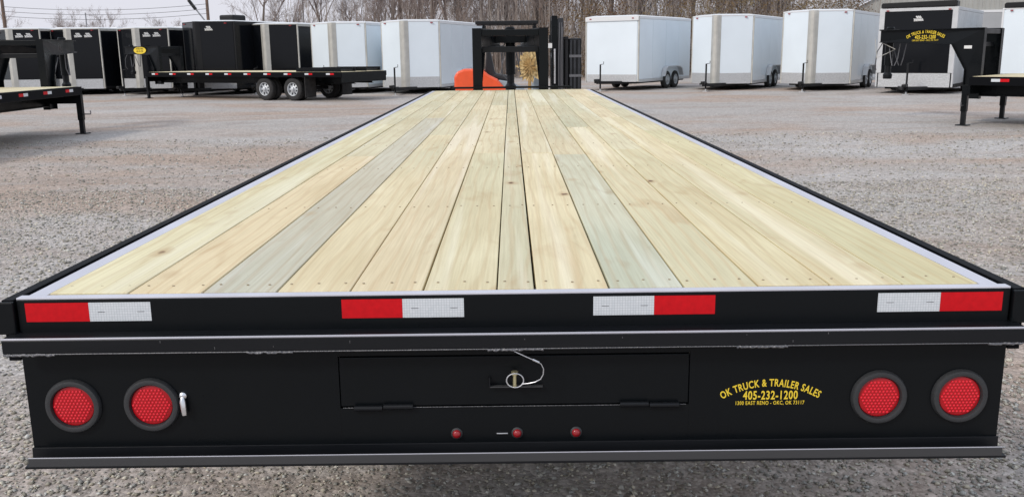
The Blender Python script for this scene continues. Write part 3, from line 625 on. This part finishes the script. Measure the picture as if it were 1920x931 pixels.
# ------------------------------------------------------------------ enclosed cargo trailers
def logo_mesh(wd, ht):
    """small two-row script-like badge"""
    m = MB(); n = 22
    for row, (z0, a, kk, w2) in enumerate(((0.62, 0.16, 9.5, 0.55), (0.22, 0.14, 15.0, 1.0))):
        pts = []
        for i in range(n * 2):
            t = i / (n * 2 - 1); pts.append(((t - 0.5) * wd * w2, -0.004, ht * (z0 + a * math.sin(kk * 2 * t + row))))
        m.tube(pts, ht * 0.075, 4)
    m.tube([(-wd * 0.5, -0.004, 0.0), (wd * 0.5, -0.004, ht * 0.05)], ht * 0.05, 4)
    return m.mesh('badge', 'white_vinyl')
LOGO = logo_mesh(0.30, 0.20)
def enclosed(name, label, x, y, phi, W, v, L, top, skin, trim, guard=0.63, bottom=0.27, tandem=True, logo=0, jack=True, ac=None, cat='trailer', group=None, brow=False, side=None):
    side = side or skin
    t = thing(name, label, cat, (x, y, 0), -R(phi), group)
    h = W / 2; z0, z1 = bottom, top - 0.06
    plan = [(-h, v), (0.0, 0.0), (h, v), (h, v + L), (-h, v + L)] if v > 0.01 else [(-h, 0), (h, 0), (h, L), (-h, L)]
    MB().zprism([(px * 0.992, py * 0.995 + 0.02) for px, py in plan], z0, z1).build('box_body', skin, t)
    # skin sheets, slightly proud, with narrow seams
    n = max(3, int(round(L / 1.22))); st = L / n
    for s in (-1, 1):
        me = MB().box(*sorted((s * h * 0.993, s * (h + 0.004))), 0.006, st - 0.006, z0 + 0.085, z1 - 0.095).mesh('side_panel', side)
        for k in range(n): link('side_panel', me, t, (0, v + 0.01 + k * st, 0))
        MB().box(*sorted((s * h * 0.993, s * (h + 0.018))), v + 0.06, v + L, z1 - 0.09, z1 + 0.01).build('top_rail', 'white_roof' if skin == 'white_skin' else trim, t, bevel=0.01)
        MB().box(*sorted((s * h * 0.993, s * (h + 0.014))), v + 0.06, v + L, z0 - 0.03, z0 + 0.08).build('bottom_rail', 'alu' if skin == 'white_skin' else 'black_worn', t)
        MB().box(*sorted((s * h * 0.97, s * (h + 0.022))), v - 0.005, v + 0.056, z0 - 0.02, z1 + 0.01).build('corner_trim', trim, t, bevel=0.012)
    # front facets
    def facet(a, b, zz0, zz1, off, nm, mt, i0=0.0, i1=1.0):
        a, b = Vector((*a, 0)), Vector((*b, 0)); d = (b - a); nn = Vector((d.y, -d.x, 0)).normalized()
        p = a + d * i0; q = a + d * i1
        pts = [p + nn * off, q + nn * off, q - nn * 0.02, p - nn * 0.02]
        return MB().zprism([(u.x, u.y) for u in pts], zz0, zz1).build(nm, mt, t)
    fac = [((-h, v), (0, 0)), ((0, 0), (h, v))] if v > 0.01 else [((-h, 0), (h, 0))]
    zt = z1 - (0.16 if brow else 0.03)
    for i, (a, b) in enumerate(fac):
        ia, ib = (0.03, 0.94) if i == 0 and len(fac) == 2 else (0.06, 0.97) if len(fac) == 2 else (0.03, 0.97)
        facet(a, b, guard + 0.012, zt, 0.004, 'front_panel', skin, ia, ib)
        facet(a, b, z0 - 0.02, guard + 0.02, 0.009, 'stone_guard', 'tread_plate', ia, ib)
        facet(a, b, zt + 0.004, z1 + 0.008, 0.014 if not brow else 0.05, 'brow_trim', trim if skin != 'white_skin' else 'white_roof', 0.0 if i == 0 else 0.02, 1.0 if i == len(fac) - 1 else 0.98)
    if v < 0.01 and skin == 'black_skin':
        for s in (-1, 1): MB().box(*sorted((s * (h - 0.15), s * (h + 0.01))), -0.022, 0.01, guard + 0.03, z1 + 0.005).build('front_band', 'alu', t)
        MB().box(-h + 0.152, h - 0.152, -0.022, 0.01, z1 - 0.09, z1 + 0.005).build('front_band', 'alu', t)
    if v > 0.01:
        MB().zprism([(-0.185, 0.185 * v / h - 0.016), (-0.10, 0.0), (-0.05, -0.035), (0.05, -0.035), (0.10, 0.0), (0.185, 0.185 * v / h - 0.016), (0.16, 0.16), (-0.16, 0.16)], z0 - 0.02, z1 + 0.012).build('nose_trim', trim, t)
    # roof with a shallow crown
    rf = MB(); ins = [(px * 1.004, py) for px, py in plan]; cx, cy = 0.0, v + L / 2
    ring2 = [(cx + (px - cx) * 0.8, cy + (py - cy) * 0.93) for px, py in ins]; k = len(ins)
    vs = [(px, py, z1 + 0.012) for px, py in ins] + [(px, py, top) for px, py in ring2] + [(px, py, z1 - 0.02) for px, py in ins]
    rf.add(vs, [tuple(range(k, 2 * k))] + [(i, (i + 1) % k, k + (i + 1) % k, k + i) for i in range(k)] + [(2 * k + i, 2 * k + (i + 1) % k, (i + 1) % k, i) for i in range(k)] + [tuple(range(2 * k, 3 * k))[::-1]])
    rf.build('roof', 'white_roof', t)
    if ac == 'brow':
        MB().yprism([(-h * 0.98, top - 0.03), (h * 0.98, top - 0.03), (h * 0.98, top + 0.12), (h * 0.94, top + 0.16), (-h * 0.94, top + 0.13), (-h * 0.98, top + 0.09)], -0.06, 0.40).build('roof_rack_box', 'black_worn', t, bevel=0.02)
    elif ac:
        MB().zprism([(ac - 0.35, 1.2), (ac + 0.35, 1.2), (ac + 0.35, 2.0), (ac - 0.35, 2.0)], top - 0.02, top + 0.22).build('roof_vent', 'black_worn', t, bevel=0.06)
    else:
        MB().box(-0.20, 0.20, v + L * 0.45, v + L * 0.45 + 0.4, top - 0.02, top + 0.07).build('roof_vent', 'white_roof', t, bevel=0.03)
    # marker lamps, badge
    for s in (-0.8, 0.8):
        MB().box(s * h - 0.04, s * h + 0.04, abs(s) * v - 0.055 + (-0.01 if v < 0.01 else 0), abs(s) * v + 0.01, z1 - 0.085, z1 - 0.05).build('marker_lamp', 'lens_small', t)
    for q in range(logo):
        fr = 0.36 if v > 0.01 else 0.5; u = fr + 0.30 * q
        if v > 0.01: link('badge', LOGO, t, (h * u, v * u - 0.012, z1 - 0.34), (0, 0, math.atan2(v, h)))
        else: link('badge', LOGO, t, (h * 0.02, -0.012, z1 - 0.42))
    # running gear and tongue
    ym = v + L * 0.60
    for s in (-1, 1):
        for dy in ((-0.42, 0.42) if tandem else (0.0,)):
            wheel(t, s * (h - 0.02), ym + dy, s, 0.35, True)
        fp = [(-0.98, 0.50), (-0.82, 0.82), (-0.60, 0.90), (0.60, 0.90), (0.82, 0.82), (0.98, 0.50), (0.92, 0.50), (0.78, 0.78), (0.58, 0.86), (-0.58, 0.86), (-0.78, 0.78), (-0.92, 0.50)]
        MB().xprism([(ym + a, b) for a, b in fp], *sorted((s * (h + 0.02), s * (h + 0.20)))).build('fender', 'alu', t)
    for dy in (-0.42, 0.42): MB().tube([(-h + 0.1, ym + dy, 0.33), (h - 0.1, ym + dy, 0.33)], 0.045, 8).build('axle', 'black_worn', t)
    MB().box(-h * 0.8, h * 0.8, v + 0.3, v + L - 0.1, z0 - 0.10, z0 - 0.01).build('underframe', 'black_worn', t)
    for s in (-1, 1): MB().beam((s * 0.62, v + 0.5, z0 - 0.06), (s * 0.06, -1.10, z0 - 0.02), 0.06, 0.11).build('tongue_rail', 'black_worn', t)
    MB().box(-0.07, 0.07, -1.36, -1.02, z0 + 0.02, z0 + 0.12).build('coupler', 'black_worn', t, bevel=0.02)
    if jack:
        j = MB().tube([(0, -0.95, 0.10), (0, -0.95, 1.02)], 0.032, 10).build('tongue_jack', 'black_worn', t, True)
        MB().tube([(0, -0.95, 0.02), (0, -0.95, 0.12)], 0.026, 10).build('jack_tube', 'alu', j); MB().box(-0.09, 0.09, -1.04, -0.86, 0.0, 0.02).build('jack_foot', 'alu', j)
        MB().tube([(0, -0.95, 1.02), (0.14, -0.95, 1.04), (0.14, -0.95, 1.13)], 0.012, 6).build('jack_handle', 'black_worn', j)
    return t
ET = 'enclosed_trailer'; GL = 'enclosed trailers parked in a row'
enclosed(ET, 'white flat-front enclosed trailer beside the forklift mast, tandem wheels showing', 3.98, 34.2, 33, 2.3, 0.0, 5.2, 2.88, 'white_skin', 'cream_trim', 0.60, 0.36, brow=True, group=GL)
enclosed(ET, 'white wedge-nosed enclosed trailer next to the white flat-front one', 7.76, 33.0, 30, 2.4, 0.9, 5.0, 2.85, 'white_skin', 'cream_trim', group=GL)
enclosed(ET, 'tall white wedge-nosed enclosed trailer next to the black silver-trimmed one', 11.0, 31.7, 32, 2.55, 0.75, 5.0, 2.93, 'white_skin', 'cream_trim', group=GL)
enclosed(ET, 'black-fronted enclosed trailer with silver corners and dark box on its roof', 13.55, 28.8, 35, 2.4, 0.0, 5.2, 2.86, 'black_skin', 'alu', 0.66, 0.24, logo=1, ac='brow', side='alu', group=GL)
enclosed(ET, 'white enclosed trailer with dark roof edge behind the yellow-lettered gooseneck deck', 17.35, 28.0, 30, 2.5, 0.0, 5.0, 2.80, 'white_skin', 'white_roof', group=GL, ac='brow')
enclosed(ET, 'white wedge-nosed enclosed trailer beside the orange forklift', -4.05, 33.0, 16, 2.4, 0.7, 5.4, 2.79, 'white_skin', 'cream_trim', group=GL)
enclosed(ET, 'white wedge-nosed enclosed trailer beside a black one with cream nose trim', -6.96, 34.0, 18, 2.4, 0.55, 5.4, 2.78, 'white_skin', 'cream_trim', group=GL)
enclosed(ET, 'black enclosed trailer with broad cream nose trim beside a white one', -9.82, 35.0, 15, 2.4, 0.5, 5.4, 2.80, 'black_skin', 'cream_trim', group=GL)
enclosed(ET, 'big all-black enclosed trailer with dark vent box on its roof', -12.35, 34.3, 24, 2.6, 0.75, 5.6, 2.90, 'black_skin', 'black_worn', logo=1, ac=0.55, group=GL)
enclosed(ET, 'black enclosed trailer with cream nose trim beside the big all-black one', -15.2, 35.5, 15, 2.4, 0.5, 5.4, 2.72, 'black_skin', 'cream_trim', logo=2, group=GL)
enclosed(ET, 'black enclosed trailer between two black cream-trimmed ones, behind the bare gooseneck frame', -18.21, 36.0, 15, 2.4, 0.5, 5.4, 2.74, 'black_skin', 'cream_trim', logo=2, group=GL)
enclosed(ET, 'black enclosed trailer with silver guard beside the white trailer at the row end', -20.6, 36.0, 15, 2.2, 0.5, 5.4, 2.76, 'black_skin', 'cream_trim', logo=2, group=GL)
enclosed(ET, 'white enclosed trailer at the end of the row beyond the black ones', -23.0, 36.6, 15, 2.2, 0.5, 5.4, 2.70, 'white_skin', 'white_roof', group=GL)

# ------------------------------------------------------------------ forklift, side-on, front to the right
fk = thing('forklift', 'orange forklift with black mast and overhead guard behind the gooseneck', 'forklift', (0.05, 20.0, 0))
cwp = [(-1.30, 0.30), (-1.38, 0.45), (-1.38, 0.98), (-1.32, 1.10), (-1.16, 1.16), (-0.72, 1.16), (-0.56, 1.02), (-0.36, 0.92), (-0.10, 0.62), (-0.06, 0.30)]
MB().yprism(cwp, -0.52, 0.52).build('counterweight', 'orange_paint', fk, bevel=0.05)
MB().yprism([(-0.055, 0.30), (-0.095, 0.60), (0.30, 0.56), (0.62, 0.60), (0.80, 0.52), (0.80, 0.30)], -0.50, 0.50).build('side_body', 'orange_paint', fk, bevel=0.02)
MB().yprism([(0.30, 0.57), (0.62, 0.61), (0.74, 0.95), (0.66, 1.05), (0.52, 1.0), (0.46, 0.70)], -0.44, 0.44).build('dash', 'grey_blue', fk, bevel=0.02)
MB().yprism([(-0.55, 0.94), (-0.10, 0.86), (-0.06, 0.98), (-0.42, 1.05), (-0.52, 1.55), (-0.62, 1.58), (-0.66, 1.06)], -0.26, 0.26).build('seat', 'vinyl_seat', fk, bevel=0.04)
MB().yprism([(-0.30, 0.66), (0.28, 0.58), (0.28, 0.66), (-0.08, 0.86), (-0.34, 0.90)], -0.46, 0.46).build('floor_cover', 'grey_blue', fk, bevel=0.02)
sw = MB().lathe([(0.17 + 0.014 * math.cos(q), 0.014 * math.sin(q)) for q in [i * math.pi / 3 for i in range(6)]], 20, lambda a, r, h: (0.36 + r * math.cos(a) * 0.5 - h, r * math.sin(a), 1.20 + r * math.cos(a) * 0.85), closed=True).build('steering_wheel', 'vinyl_seat', fk, True)
MB().tube([(0.55, 0, 0.98), (0.36, 0, 1.20)], 0.02, 8).build('steering_column', 'vinyl_seat', fk)
for y in (-0.47, 0.47):
    MB().beam((-0.86, y, 1.12), (-0.66, y, 2.16), 0.06, 0.08).build('guard_post', 'black_paint', fk)
    MB().beam((0.78, y, 0.55), (0.52, y, 2.16), 0.06, 0.08).build('guard_post', 'black_paint', fk)
    MB().box(-0.86, 0.60, y - 0.04, y + 0.04, 2.17, 2.25).build('guard_rail', 'black_worn', fk, bevel=0.015)
for k in range(8): MB().box(-0.80 + k * 0.185, -0.75 + k * 0.185, -0.43, 0.43, 2.19, 2.23).build('guard_bar', 'black_worn', fk)
for y in (-0.36, 0.36):
    MB().box(0.92, 1.06, y - 0.06, y + 0.06, 0.10, 2.34).build('mast_rail', 'black_paint', fk); MB().box(1.07, 1.20, y - 0.05, y + 0.05, 0.10, 2.30).build('inner_mast_rail', 'mast_grey', fk)
    MB().tube([(1.00, y * 0.55, 0.2), (1.00, y * 0.55, 1.95)], 0.045, 10).build('lift_cylinder', 'bar_paint', fk, True)
    MB().box(1.33, 1.62, y - 0.05, y + 0.05, 0.06, 0.11).build('fork', 'black_worn', fk); MB().box(1.33, 1.38, y - 0.05, y + 0.05, 0.11, 0.75).build('fork_shank', 'black_worn', fk)
for z in (0.5, 1.4, 2.26): MB().box(0.93, 1.05, -0.30, 0.30, z, z + 0.10).build('mast_cross', 'black_paint', fk)
MB().box(0.86, 0.90, -0.42, -0.30, 1.75, 1.92).build('lamp_bracket', 'black_worn', fk); MB().box(0.84, 0.93, -0.424, -0.34, 1.62, 1.73).build('work_lamp', 'white_vinyl', fk)
MB().tube([(0.99, -0.425, 0.8), (0.99, -0.43, 1.6)], 0.025, 8).build('chrome_rod', 'chrome', fk)
MB().box(1.24, 1.32, -0.50, 0.50, 0.25, 0.75).build('carriage', 'black_paint', fk)
for k in range(6): MB().box(1.24, 1.30, -0.50 + k * 0.19, -0.45 + k * 0.19, 0.75, 1.82).build('backrest_bar', 'black_worn', fk)
MB().box(1.235, 1.305, -0.52, 0.52, 1.821, 1.88).build('backrest_top', 'black_worn', fk)
MB().box(1.325, 1.62, -0.43, 0.45, 0.40, 1.84).build('attachment', 'black_worn', fk, bevel=0.03)
for x in (1.35, 1.44, 1.54): MB().box(x, x + 0.045, -0.455, -0.431, 0.55, 1.80).build('attachment_rib', 'mast_grey', fk)
for z in (0.95, 1.40): MB().box(1.33, 1.62, -0.462, -0.456, z, z + 0.06).build('attachment_strap', 'steel_weld', fk)
for x, y in ((1.09, -0.42), (1.14, -0.42)): MB().tube([(x, y, 0.5), (x, y - 0.02, 1.4), (x + 0.02, y, 2.20)], 0.014, 6).build('hydraulic_hose', 'cable', fk, True)
MB().tube([(1.17, -0.425, 0.5), (1.17, -0.425, 2.1)], 0.016, 6).build('lift_chain', 'steel_weld', fk)
for x, r_ in ((0.62, 0.34), (-0.85, 0.27)):
    for s in (-1, 1):
        tm = MB().lathe([(r_ * 0.5, -0.1), (r_ * 0.9, -0.11), (r_, -0.08), (r_, 0.08), (r_ * 0.9, 0.11), (r_ * 0.5, 0.1)], 24, lambda a, r, h: (x + r * math.cos(a), s * 0.50 + h + s * 0.115, r_ + r * math.sin(a)), closed=True).build('wheel', 'tyre', fk, True)
        MB().lathe([(r_ * 0.52, s * 0.06), (r_ * 0.2, s * 0.09), (0, s * 0.09)], 18, lambda a, r, h: (x + r * math.cos(a), s * 0.615 + h, r_ + r * math.sin(a))).build('rim', 'orange_paint', tm)
# straw-coloured frayed rosette hanging inside the guard
rs = thing('straw_bundle', 'frayed straw-yellow round bundle seen through the gooseneck frame', 'bundle', (0.44, 19.20, 0.0))
rnd = random.Random(8)
for ring, (n, r0, r1, yy, mt) in enumerate(((20, 0.10, 0.40, 0.05, 'straw'), (16, 0.06, 0.33, 0.02, 'straw'), (12, 0.0, 0.22, -0.02, 'straw_dark'))):
    for k in range(n):
        a = 2 * math.pi * k / n + rnd.uniform(-0.1, 0.1) + ring * 0.2; q1 = r1 * rnd.uniform(0.82, 1.12); wd = 0.055 if ring < 2 else 0.035
        d = Vector((math.cos(a) * 0.82, 0, math.sin(a))); sd_ = Vector((-math.sin(a), 0, math.cos(a)))
        c0 = Vector((0, yy, 1.22)); mid = c0 + d * (r0 * 0.4 + q1 * 0.6)
        MB().add([c0 + d * r0, mid + sd_ * wd + Vector((0, -0.03, 0)), c0 + d * q1 + Vector((0, rnd.uniform(-0.03, 0.03), 0)), mid - sd_ * wd + Vector((0, -0.03, 0)), mid + Vector((0, 0.02, 0))],
                 [(0, 1, 2, 3), (0, 4, 1), (1, 4, 2), (2, 4, 3), (3, 4, 0)]).build('frond', mt, rs)
MB().tube([(0, 0.05, 0.02), (0, 0.05, 1.22)], [0.05, 0.03], 8).build('stem', 'straw_dark', rs, True)
MB().lathe([(0.16, 0.0), (0.18, 0.10), (0.10, 0.14), (0.0, 0.14)], 14, lambda a, r, h: (r * math.cos(a), 0.05 + r * math.sin(a) * 0.6, h)).build('bundle_base', 'straw_dark', rs)

# ------------------------------------------------------------------ background building, poles, wires
bd = thing('metal_building', 'pale grey ribbed metal building behind the enclosed trailers', 'building', (33.0, 56.0, 0), R(-8))
HB, HR, WB = 3.3, 9.6, 12.4
panel = MB()
pw = 1.0; n = int(2 * WB / pw)
for k in range(n):
    xa = -WB + k * pw; xb = xa + pw - 0.012; f = lambda x: HB + (HR - HB) * (1 - abs(x) / WB)
    m = MB().yprism([(xa, 0), (xb, 0), (xb, f(xb)), (xa, f(xa))], 0.0, 0.04)
    for q in (0.1, 0.4, 0.7):
        x = xa + q * pw; m.yprism([(x, 0), (x + 0.08, 0), (x + 0.06, f(x) - 0.05), (x + 0.02, f(x) - 0.05)], -0.03, 0.0)
    m.build('wall_panel', 'metal_wall', bd)
for s in (-1, 1):
    MB().yprism([(0, HR + 0.05), (s * (WB + 0.3), HB - 0.06), (s * (WB + 0.3), HB + 0.04), (0, HR + 0.16)], -0.25, 16.0).build('roof', 'metal_roof', bd)
    MB().box(*sorted((s * (WB - 0.05), s * WB)), 0.05, 15.8, 0, HB - 0.1).build('side_wall', 'metal_wall', bd)
dr = MB().box(-3.9, -0.9, -0.06, -0.031, 0.0, 3.6).build('roller_door', 'metal_roof', bd)
for a in ((-4.05, -3.9, 0, 3.75), (-0.9, -0.75, 0, 3.75), (-3.9, -0.9, 3.6, 3.75)): MB().box(a[0], a[1], -0.09, -0.031, a[2], a[3]).build('door_frame', 'white_roof', dr)

def pole(label, x, y, h, r, mt, name='utility_pole', cat='pole', arm=False, lamp=False):
    t = thing(name, label, cat, (x, y, 0)); MB().tube([(0, 0, 0), (0, 0, h)], [r, r * 0.7], 10).build('shaft', mt, t, True)
    if arm:
        MB().box(-1.2, 1.2, -0.06 - r, -r, h - 0.9, h - 0.76).build('crossarm', 'wood_pole', t)
        for q in (-1.1, -0.5, 0.5, 1.1): MB().lathe([(0.05, 0), (0.07, 0.08), (0.04, 0.16), (0, 0.18)], 8, lambda a, rr, hh: (q + rr * math.cos(a), -0.06 - r + 0.03 + rr * math.sin(a), h - 0.76 + hh)).build('insulator', 'steel_pole', t)
    if lamp:
        a = MB().beam((-0.1, -0.05, 4.9), (-1.7, -0.1, 7.1), 0.12, 0.14).build('lamp_arm', 'steel_pole', t)
        MB().beam((-1.25, -0.08, 6.45), (-1.95, -0.1, 7.45), 0.30, 0.30).build('flood_lamp', 'black_worn', t)
    return t
pole('wooden utility pole with a tilted flood lamp above the big black enclosed trailer', -33.0, 100.0, 10.5, 0.20, 'wood_pole', arm=True, lamp=True)
pole('wooden utility pole beyond the bare gooseneck frame, carrying the far end of the wires', -55.3, 100.0, 10.5, 0.22, 'wood_pole', arm=True)
pole('slender grey light pole rising between black and white trailers', -15.95, 70.0, 9.0, 0.07, 'steel_pole', 'light_pole')
pole('thick brown wooden pole rising behind the white trailer next to the forklift', -7.27, 60.0, 9.5, 0.17, 'wood_pole')
pole('small far pole above the black trailers in open sky', -50.9, 110.0, 6.7, 0.10, 'steel_pole', arm=False)
for i, (z, lab) in enumerate(((6.75, 'upper thin overhead wire across the open sky'), (6.25, 'middle thin overhead wire across the open sky'), (5.75, 'lowest thin overhead wire across the open sky'))):
    for k, (xa, xb) in enumerate(((-55.3, -33.0),)):
        pts = [(xa + (xb - xa) * t, 99.75, z + 0.25 - 0.5 * (1 - (2 * t - 1) ** 2)) for t in [j / 14 for j in range(15)]]
        o = MB().tube(pts, 0.022, 4).build('overhead_wire', 'cable'); tag(o, lab, 'wire')

# ------------------------------------------------------------------ bare winter trees
def bare_tree(seed, h, fork=0.28):
    rnd = random.Random(seed); tk, cw = MB(), MB()
    def grow(p, d, ln, r, lv, mb):
        segs = 3 if lv < 3 else 2; pts = [p.copy()]; rs = [r]; dirs = [d.copy()]
        for i in range(segs):
            d = (d + Vector((rnd.uniform(-1, 1), rnd.uniform(-1, 1), rnd.uniform(-0.6, 0.9))) * (0.10 if lv == 0 else 0.22)).normalized()
            p = p + d * ln / segs; pts.append(p.copy()); rs.append(r * (1 - 0.5 * (i + 1) / segs)); dirs.append(d.copy())
        mb.tube(pts, rs, 6 if lv == 0 else 4 if lv == 1 else 3, cap=False)
        if lv >= 5 or r < 0.006: return
        nk = (7 if lv == 0 else 6 if lv == 1 else 5 if lv == 2 else 4)
        for k in range(nk):
            t = rnd.uniform(fork if lv == 0 else 0.2, 1.0); i = min(int(t * segs), segs - 1); f = t * segs - i
            b = pts[i].lerp(pts[i + 1], f); az = rnd.uniform(0, 2 * math.pi); sp = rnd.uniform(0.35, 0.85)
            dd = dirs[i + 1]; a = dd.orthogonal().normalized(); bb = dd.cross(a)
            nd = (dd * math.cos(sp) + (a * math.cos(az) + bb * math.sin(az)) * math.sin(sp) + Vector((0, 0, 0.22))).normalized()
            grow(b, nd, ln * rnd.uniform(0.42, 0.68), max(0.006, rs[i] * rnd.uniform(0.38, 0.6)), lv + 1, cw if lv >= 0 else tk)
    grow(Vector((0, 0, 0)), Vector((0, 0, 1)), h * 0.62, h * 0.016, 0, tk)
    return tk, cw
def raw_mesh(mb, name, m):
    me = bpy.data.meshes.new(name); me.from_pydata(mb.v, [], mb.f); me.materials.append(MATS[m]); return me
VAR = []
for i in range(6):
    a, b = bare_tree(40 + i, 9.0, (0.12, 0.2, 0.3, 0.15, 0.25, 0.1)[i])
    VAR.append((raw_mesh(a, 'trunk', 'bark' if i % 3 else 'bark_pale'), raw_mesh(b, 'crown', 'twig')))
rnd = random.Random(17)
def tree(x, y, s, k, label, group):
    t = thing('bare_tree', label, 'tree', (x, y, 0), rnd.uniform(0, 6.28), group); t.scale = (s, s, s * rnd.uniform(0.95, 1.15))
    link('trunk', VAR[k][0], t); link('crown', VAR[k][1], t)
GT = 'bare trees behind the trailers'
def where(x, far):
    q = x / (70 if far else 60)
    spot = ('the black trailer with broad cream nose trim' if q < -0.20 else 'the white trailer next to the cream-trimmed black one' if q < -0.13 else 'the white trailer beside the orange forklift' if q < -0.05
            else 'the gooseneck and the forklift' if q < 0.09 else 'the white flat-front trailer' if q < 0.19 else 'the smaller wedge-nosed white trailer' if q < 0.29 else 'the tall white trailer')
    return ('tall back-rank bare tree behind ' if far else 'twiggy front-rank bare tree behind ') + spot
x = -16.5
while x < 33:
    dens = 1.7 if x < -6 else 1.15
    if not (20.0 < x < 33):
        tree(x, rnd.uniform(54, 64), rnd.uniform(0.75, 1.1) if x > -6 else rnd.uniform(0.6, 0.85), rnd.randrange(6), where(x, False), GT)
    x += dens * rnd.uniform(0.6, 1.4)
x = -10
while x < 24:
    tree(x, rnd.uniform(68, 82), rnd.uniform(1.0, 1.45), rnd.randrange(6), where(x, True), GT); x += rnd.uniform(1.4, 2.6)
for xx, yy, s in ((-62, 112, 0.68), (-57.5, 118, 0.72), (-54, 115, 0.62), (-49, 112, 0.66), (-46.5, 120, 0.66), (-42, 116, 0.62), (-38.5, 118, 0.66)):
    tree(xx, yy, s, rnd.randrange(6), 'small far bare tree on the open skyline beyond the black trailers', 'far trees on the open skyline')
# leafless thicket and rusty brush: uncountable
def thicket(name, label, x0, x1, ya, yb, n, h0, h1, m, seed, density=lambda x: 1.0):
    rnd = random.Random(seed); mb = MB()
    for _ in range(n):
        x = rnd.uniform(x0, x1)
        if rnd.random() > density(x): continue
        p = Vector((x, rnd.uniform(ya, yb), 0)); h = rnd.uniform(h0, h1); d = Vector((rnd.gauss(0, 0.10), rnd.gauss(0, 0.08), 1)).normalized(); r = rnd.uniform(0.010, 0.028)
        tip = p + d * h; mb.tube([p, p + d * h * 0.5, tip], [r, r * 0.7, r * 0.25], 3, cap=False)
        for _k in range(6):
            t = rnd.uniform(0.3, 0.95); b = p + d * h * t; e = b + Vector((rnd.uniform(-0.7, 0.7), rnd.uniform(-0.5, 0.5), rnd.uniform(0.3, 1.1))) * (0.9 * (1 - t) + 0.25)
            mb.tube([b, e], [r * 0.5, 0.004], 3, cap=False)
    me = raw_mesh(mb, name, m); o = link(name, me); o['kind'] = 'stuff'; o['label'] = label; o['category'] = 'brush'
thicket('thicket', 'grey-brown leafless thicket of thin stems behind the white trailers', -15, 22.0, 52, 66, 4200, 2.4, 6.0, 'brush_twig', 4, lambda x: 0.35 if x < -4 else 1.0)
def leaves(name, label, x0, x1, ya, yb, n, top, seed):
    r = np.random.default_rng(seed)
    cx = r.uniform(x0, x1, 90); cy = r.uniform(ya, yb, 90); cz = r.uniform(0.4, top, 90); k = r.integers(0, 90, n)
    c = np.stack([cx[k] + r.normal(0, 0.55, n), cy[k] + r.normal(0, 0.5, n), np.abs(cz[k] + r.normal(0, 0.5, n))], 1)
    a = r.normal(0, 1, (n, 3)); a /= np.linalg.norm(a, axis=1)[:, None]; b = np.cross(a, r.normal(0, 1, (n, 3))); b /= np.linalg.norm(b, axis=1)[:, None]
    s = r.uniform(0.03, 0.075, n)[:, None]
    v = np.stack([c - a * s, c + b * s * 0.6, c + a * s, c - b * s * 0.6], 1).reshape(-1, 3)
    me = bpy.data.meshes.new(name); me.from_pydata(v.tolist(), [], [(4 * i, 4 * i + 1, 4 * i + 2, 4 * i + 3) for i in range(n)]); me.materials.append(MATS['dead_leaf'])
    o = link(name, me); o['kind'] = 'stuff'; o['label'] = label; o['category'] = 'brush'
leaves('dry_brush', 'rusty brown dry brush behind the white enclosed trailers', 2.5, 20.0, 47, 52, 20000, 4.6, 6)

# ------------------------------------------------------------------ loose gravel (uncountable): small faceted stones on the lot near the trailer
def stones():
    r = np.random.default_rng(12)
    pts = []
    def field(n, x0, x1, y0, y1, s0, s1):
        pts.append(np.stack([r.uniform(x0, x1, n), r.uniform(y0, y1, n), s0 + (s1 - s0) * r.random(n) ** 2.5], 1))
    field(34000, -2.4, 2.4, -0.4, 2.2, 0.003, 0.012)
    field(26000, -6.0, -1.5, -0.2, 8.5, 0.0045, 0.016)
    field(26000, 1.5, 6.0, -0.2, 8.5, 0.0045, 0.016)
    field(9000, -10, -1.6, 4, 15, 0.007, 0.021)
    field(9000, 1.6, 10, 4, 15, 0.007, 0.021)
    p = np.concatenate(pts); n = len(p); s = p[:, 2]
    oct_ = np.array([(1, 0, 0), (-1, 0, 0), (0, 1, 0), (0, -1, 0), (0, 0, 1), (0, 0, -1)], float)
    v = oct_[None] * r.uniform(0.65, 1.35, (n, 6, 1)) + r.normal(0, 0.22, (n, 6, 3))
    ang = r.uniform(0, 6.28, n); ca, sa = np.cos(ang), np.sin(ang)
    x = v[..., 0] * ca[:, None] - v[..., 1] * sa[:, None]; y = v[..., 0] * sa[:, None] + v[..., 1] * ca[:, None]; z = v[..., 2] * 0.62
    v = np.stack([x, y, z], 2) * s[:, None, None] + np.stack([p[:, 0], p[:, 1], s * 0.30], 1)[:, None]
    f = np.array([(0, 2, 4), (2, 1, 4), (1, 3, 4), (3, 0, 4), (2, 0, 5), (1, 2, 5), (3, 1, 5), (0, 3, 5)])
    faces = (f[None] + (np.arange(n) * 6)[:, None, None]).reshape(-1, 3)
    me = bpy.data.meshes.new('loose_gravel'); me.vertices.add(n * 6); me.vertices.foreach_set('co', v.reshape(-1)); me.loops.add(len(faces) * 3)
    me.loops.foreach_set('vertex_index', faces.reshape(-1).astype(np.int32)); me.polygons.add(len(faces))
    me.polygons.foreach_set('loop_start', np.arange(0, len(faces) * 3, 3, dtype=np.int32)); me.update(calc_edges=True)
    b = 0.22 + 0.42 * r.random(n) ** 1.4; hue = r.random(n)
    col = np.stack([b * (1.0 + 0.10 * hue), b, b * (0.95 - 0.16 * hue), np.ones(n)], 1)
    at = me.attributes.new('tint', 'FLOAT_COLOR', 'POINT'); at.data.foreach_set('color', np.repeat(col, 6, 0).reshape(-1))
    me.materials.append(MATS['stone']); o = link('loose_gravel', me); o['kind'] = 'stuff'; o['label'] = 'loose grey and tan gravel scattered over the lot'; o['category'] = 'gravel'
stones()
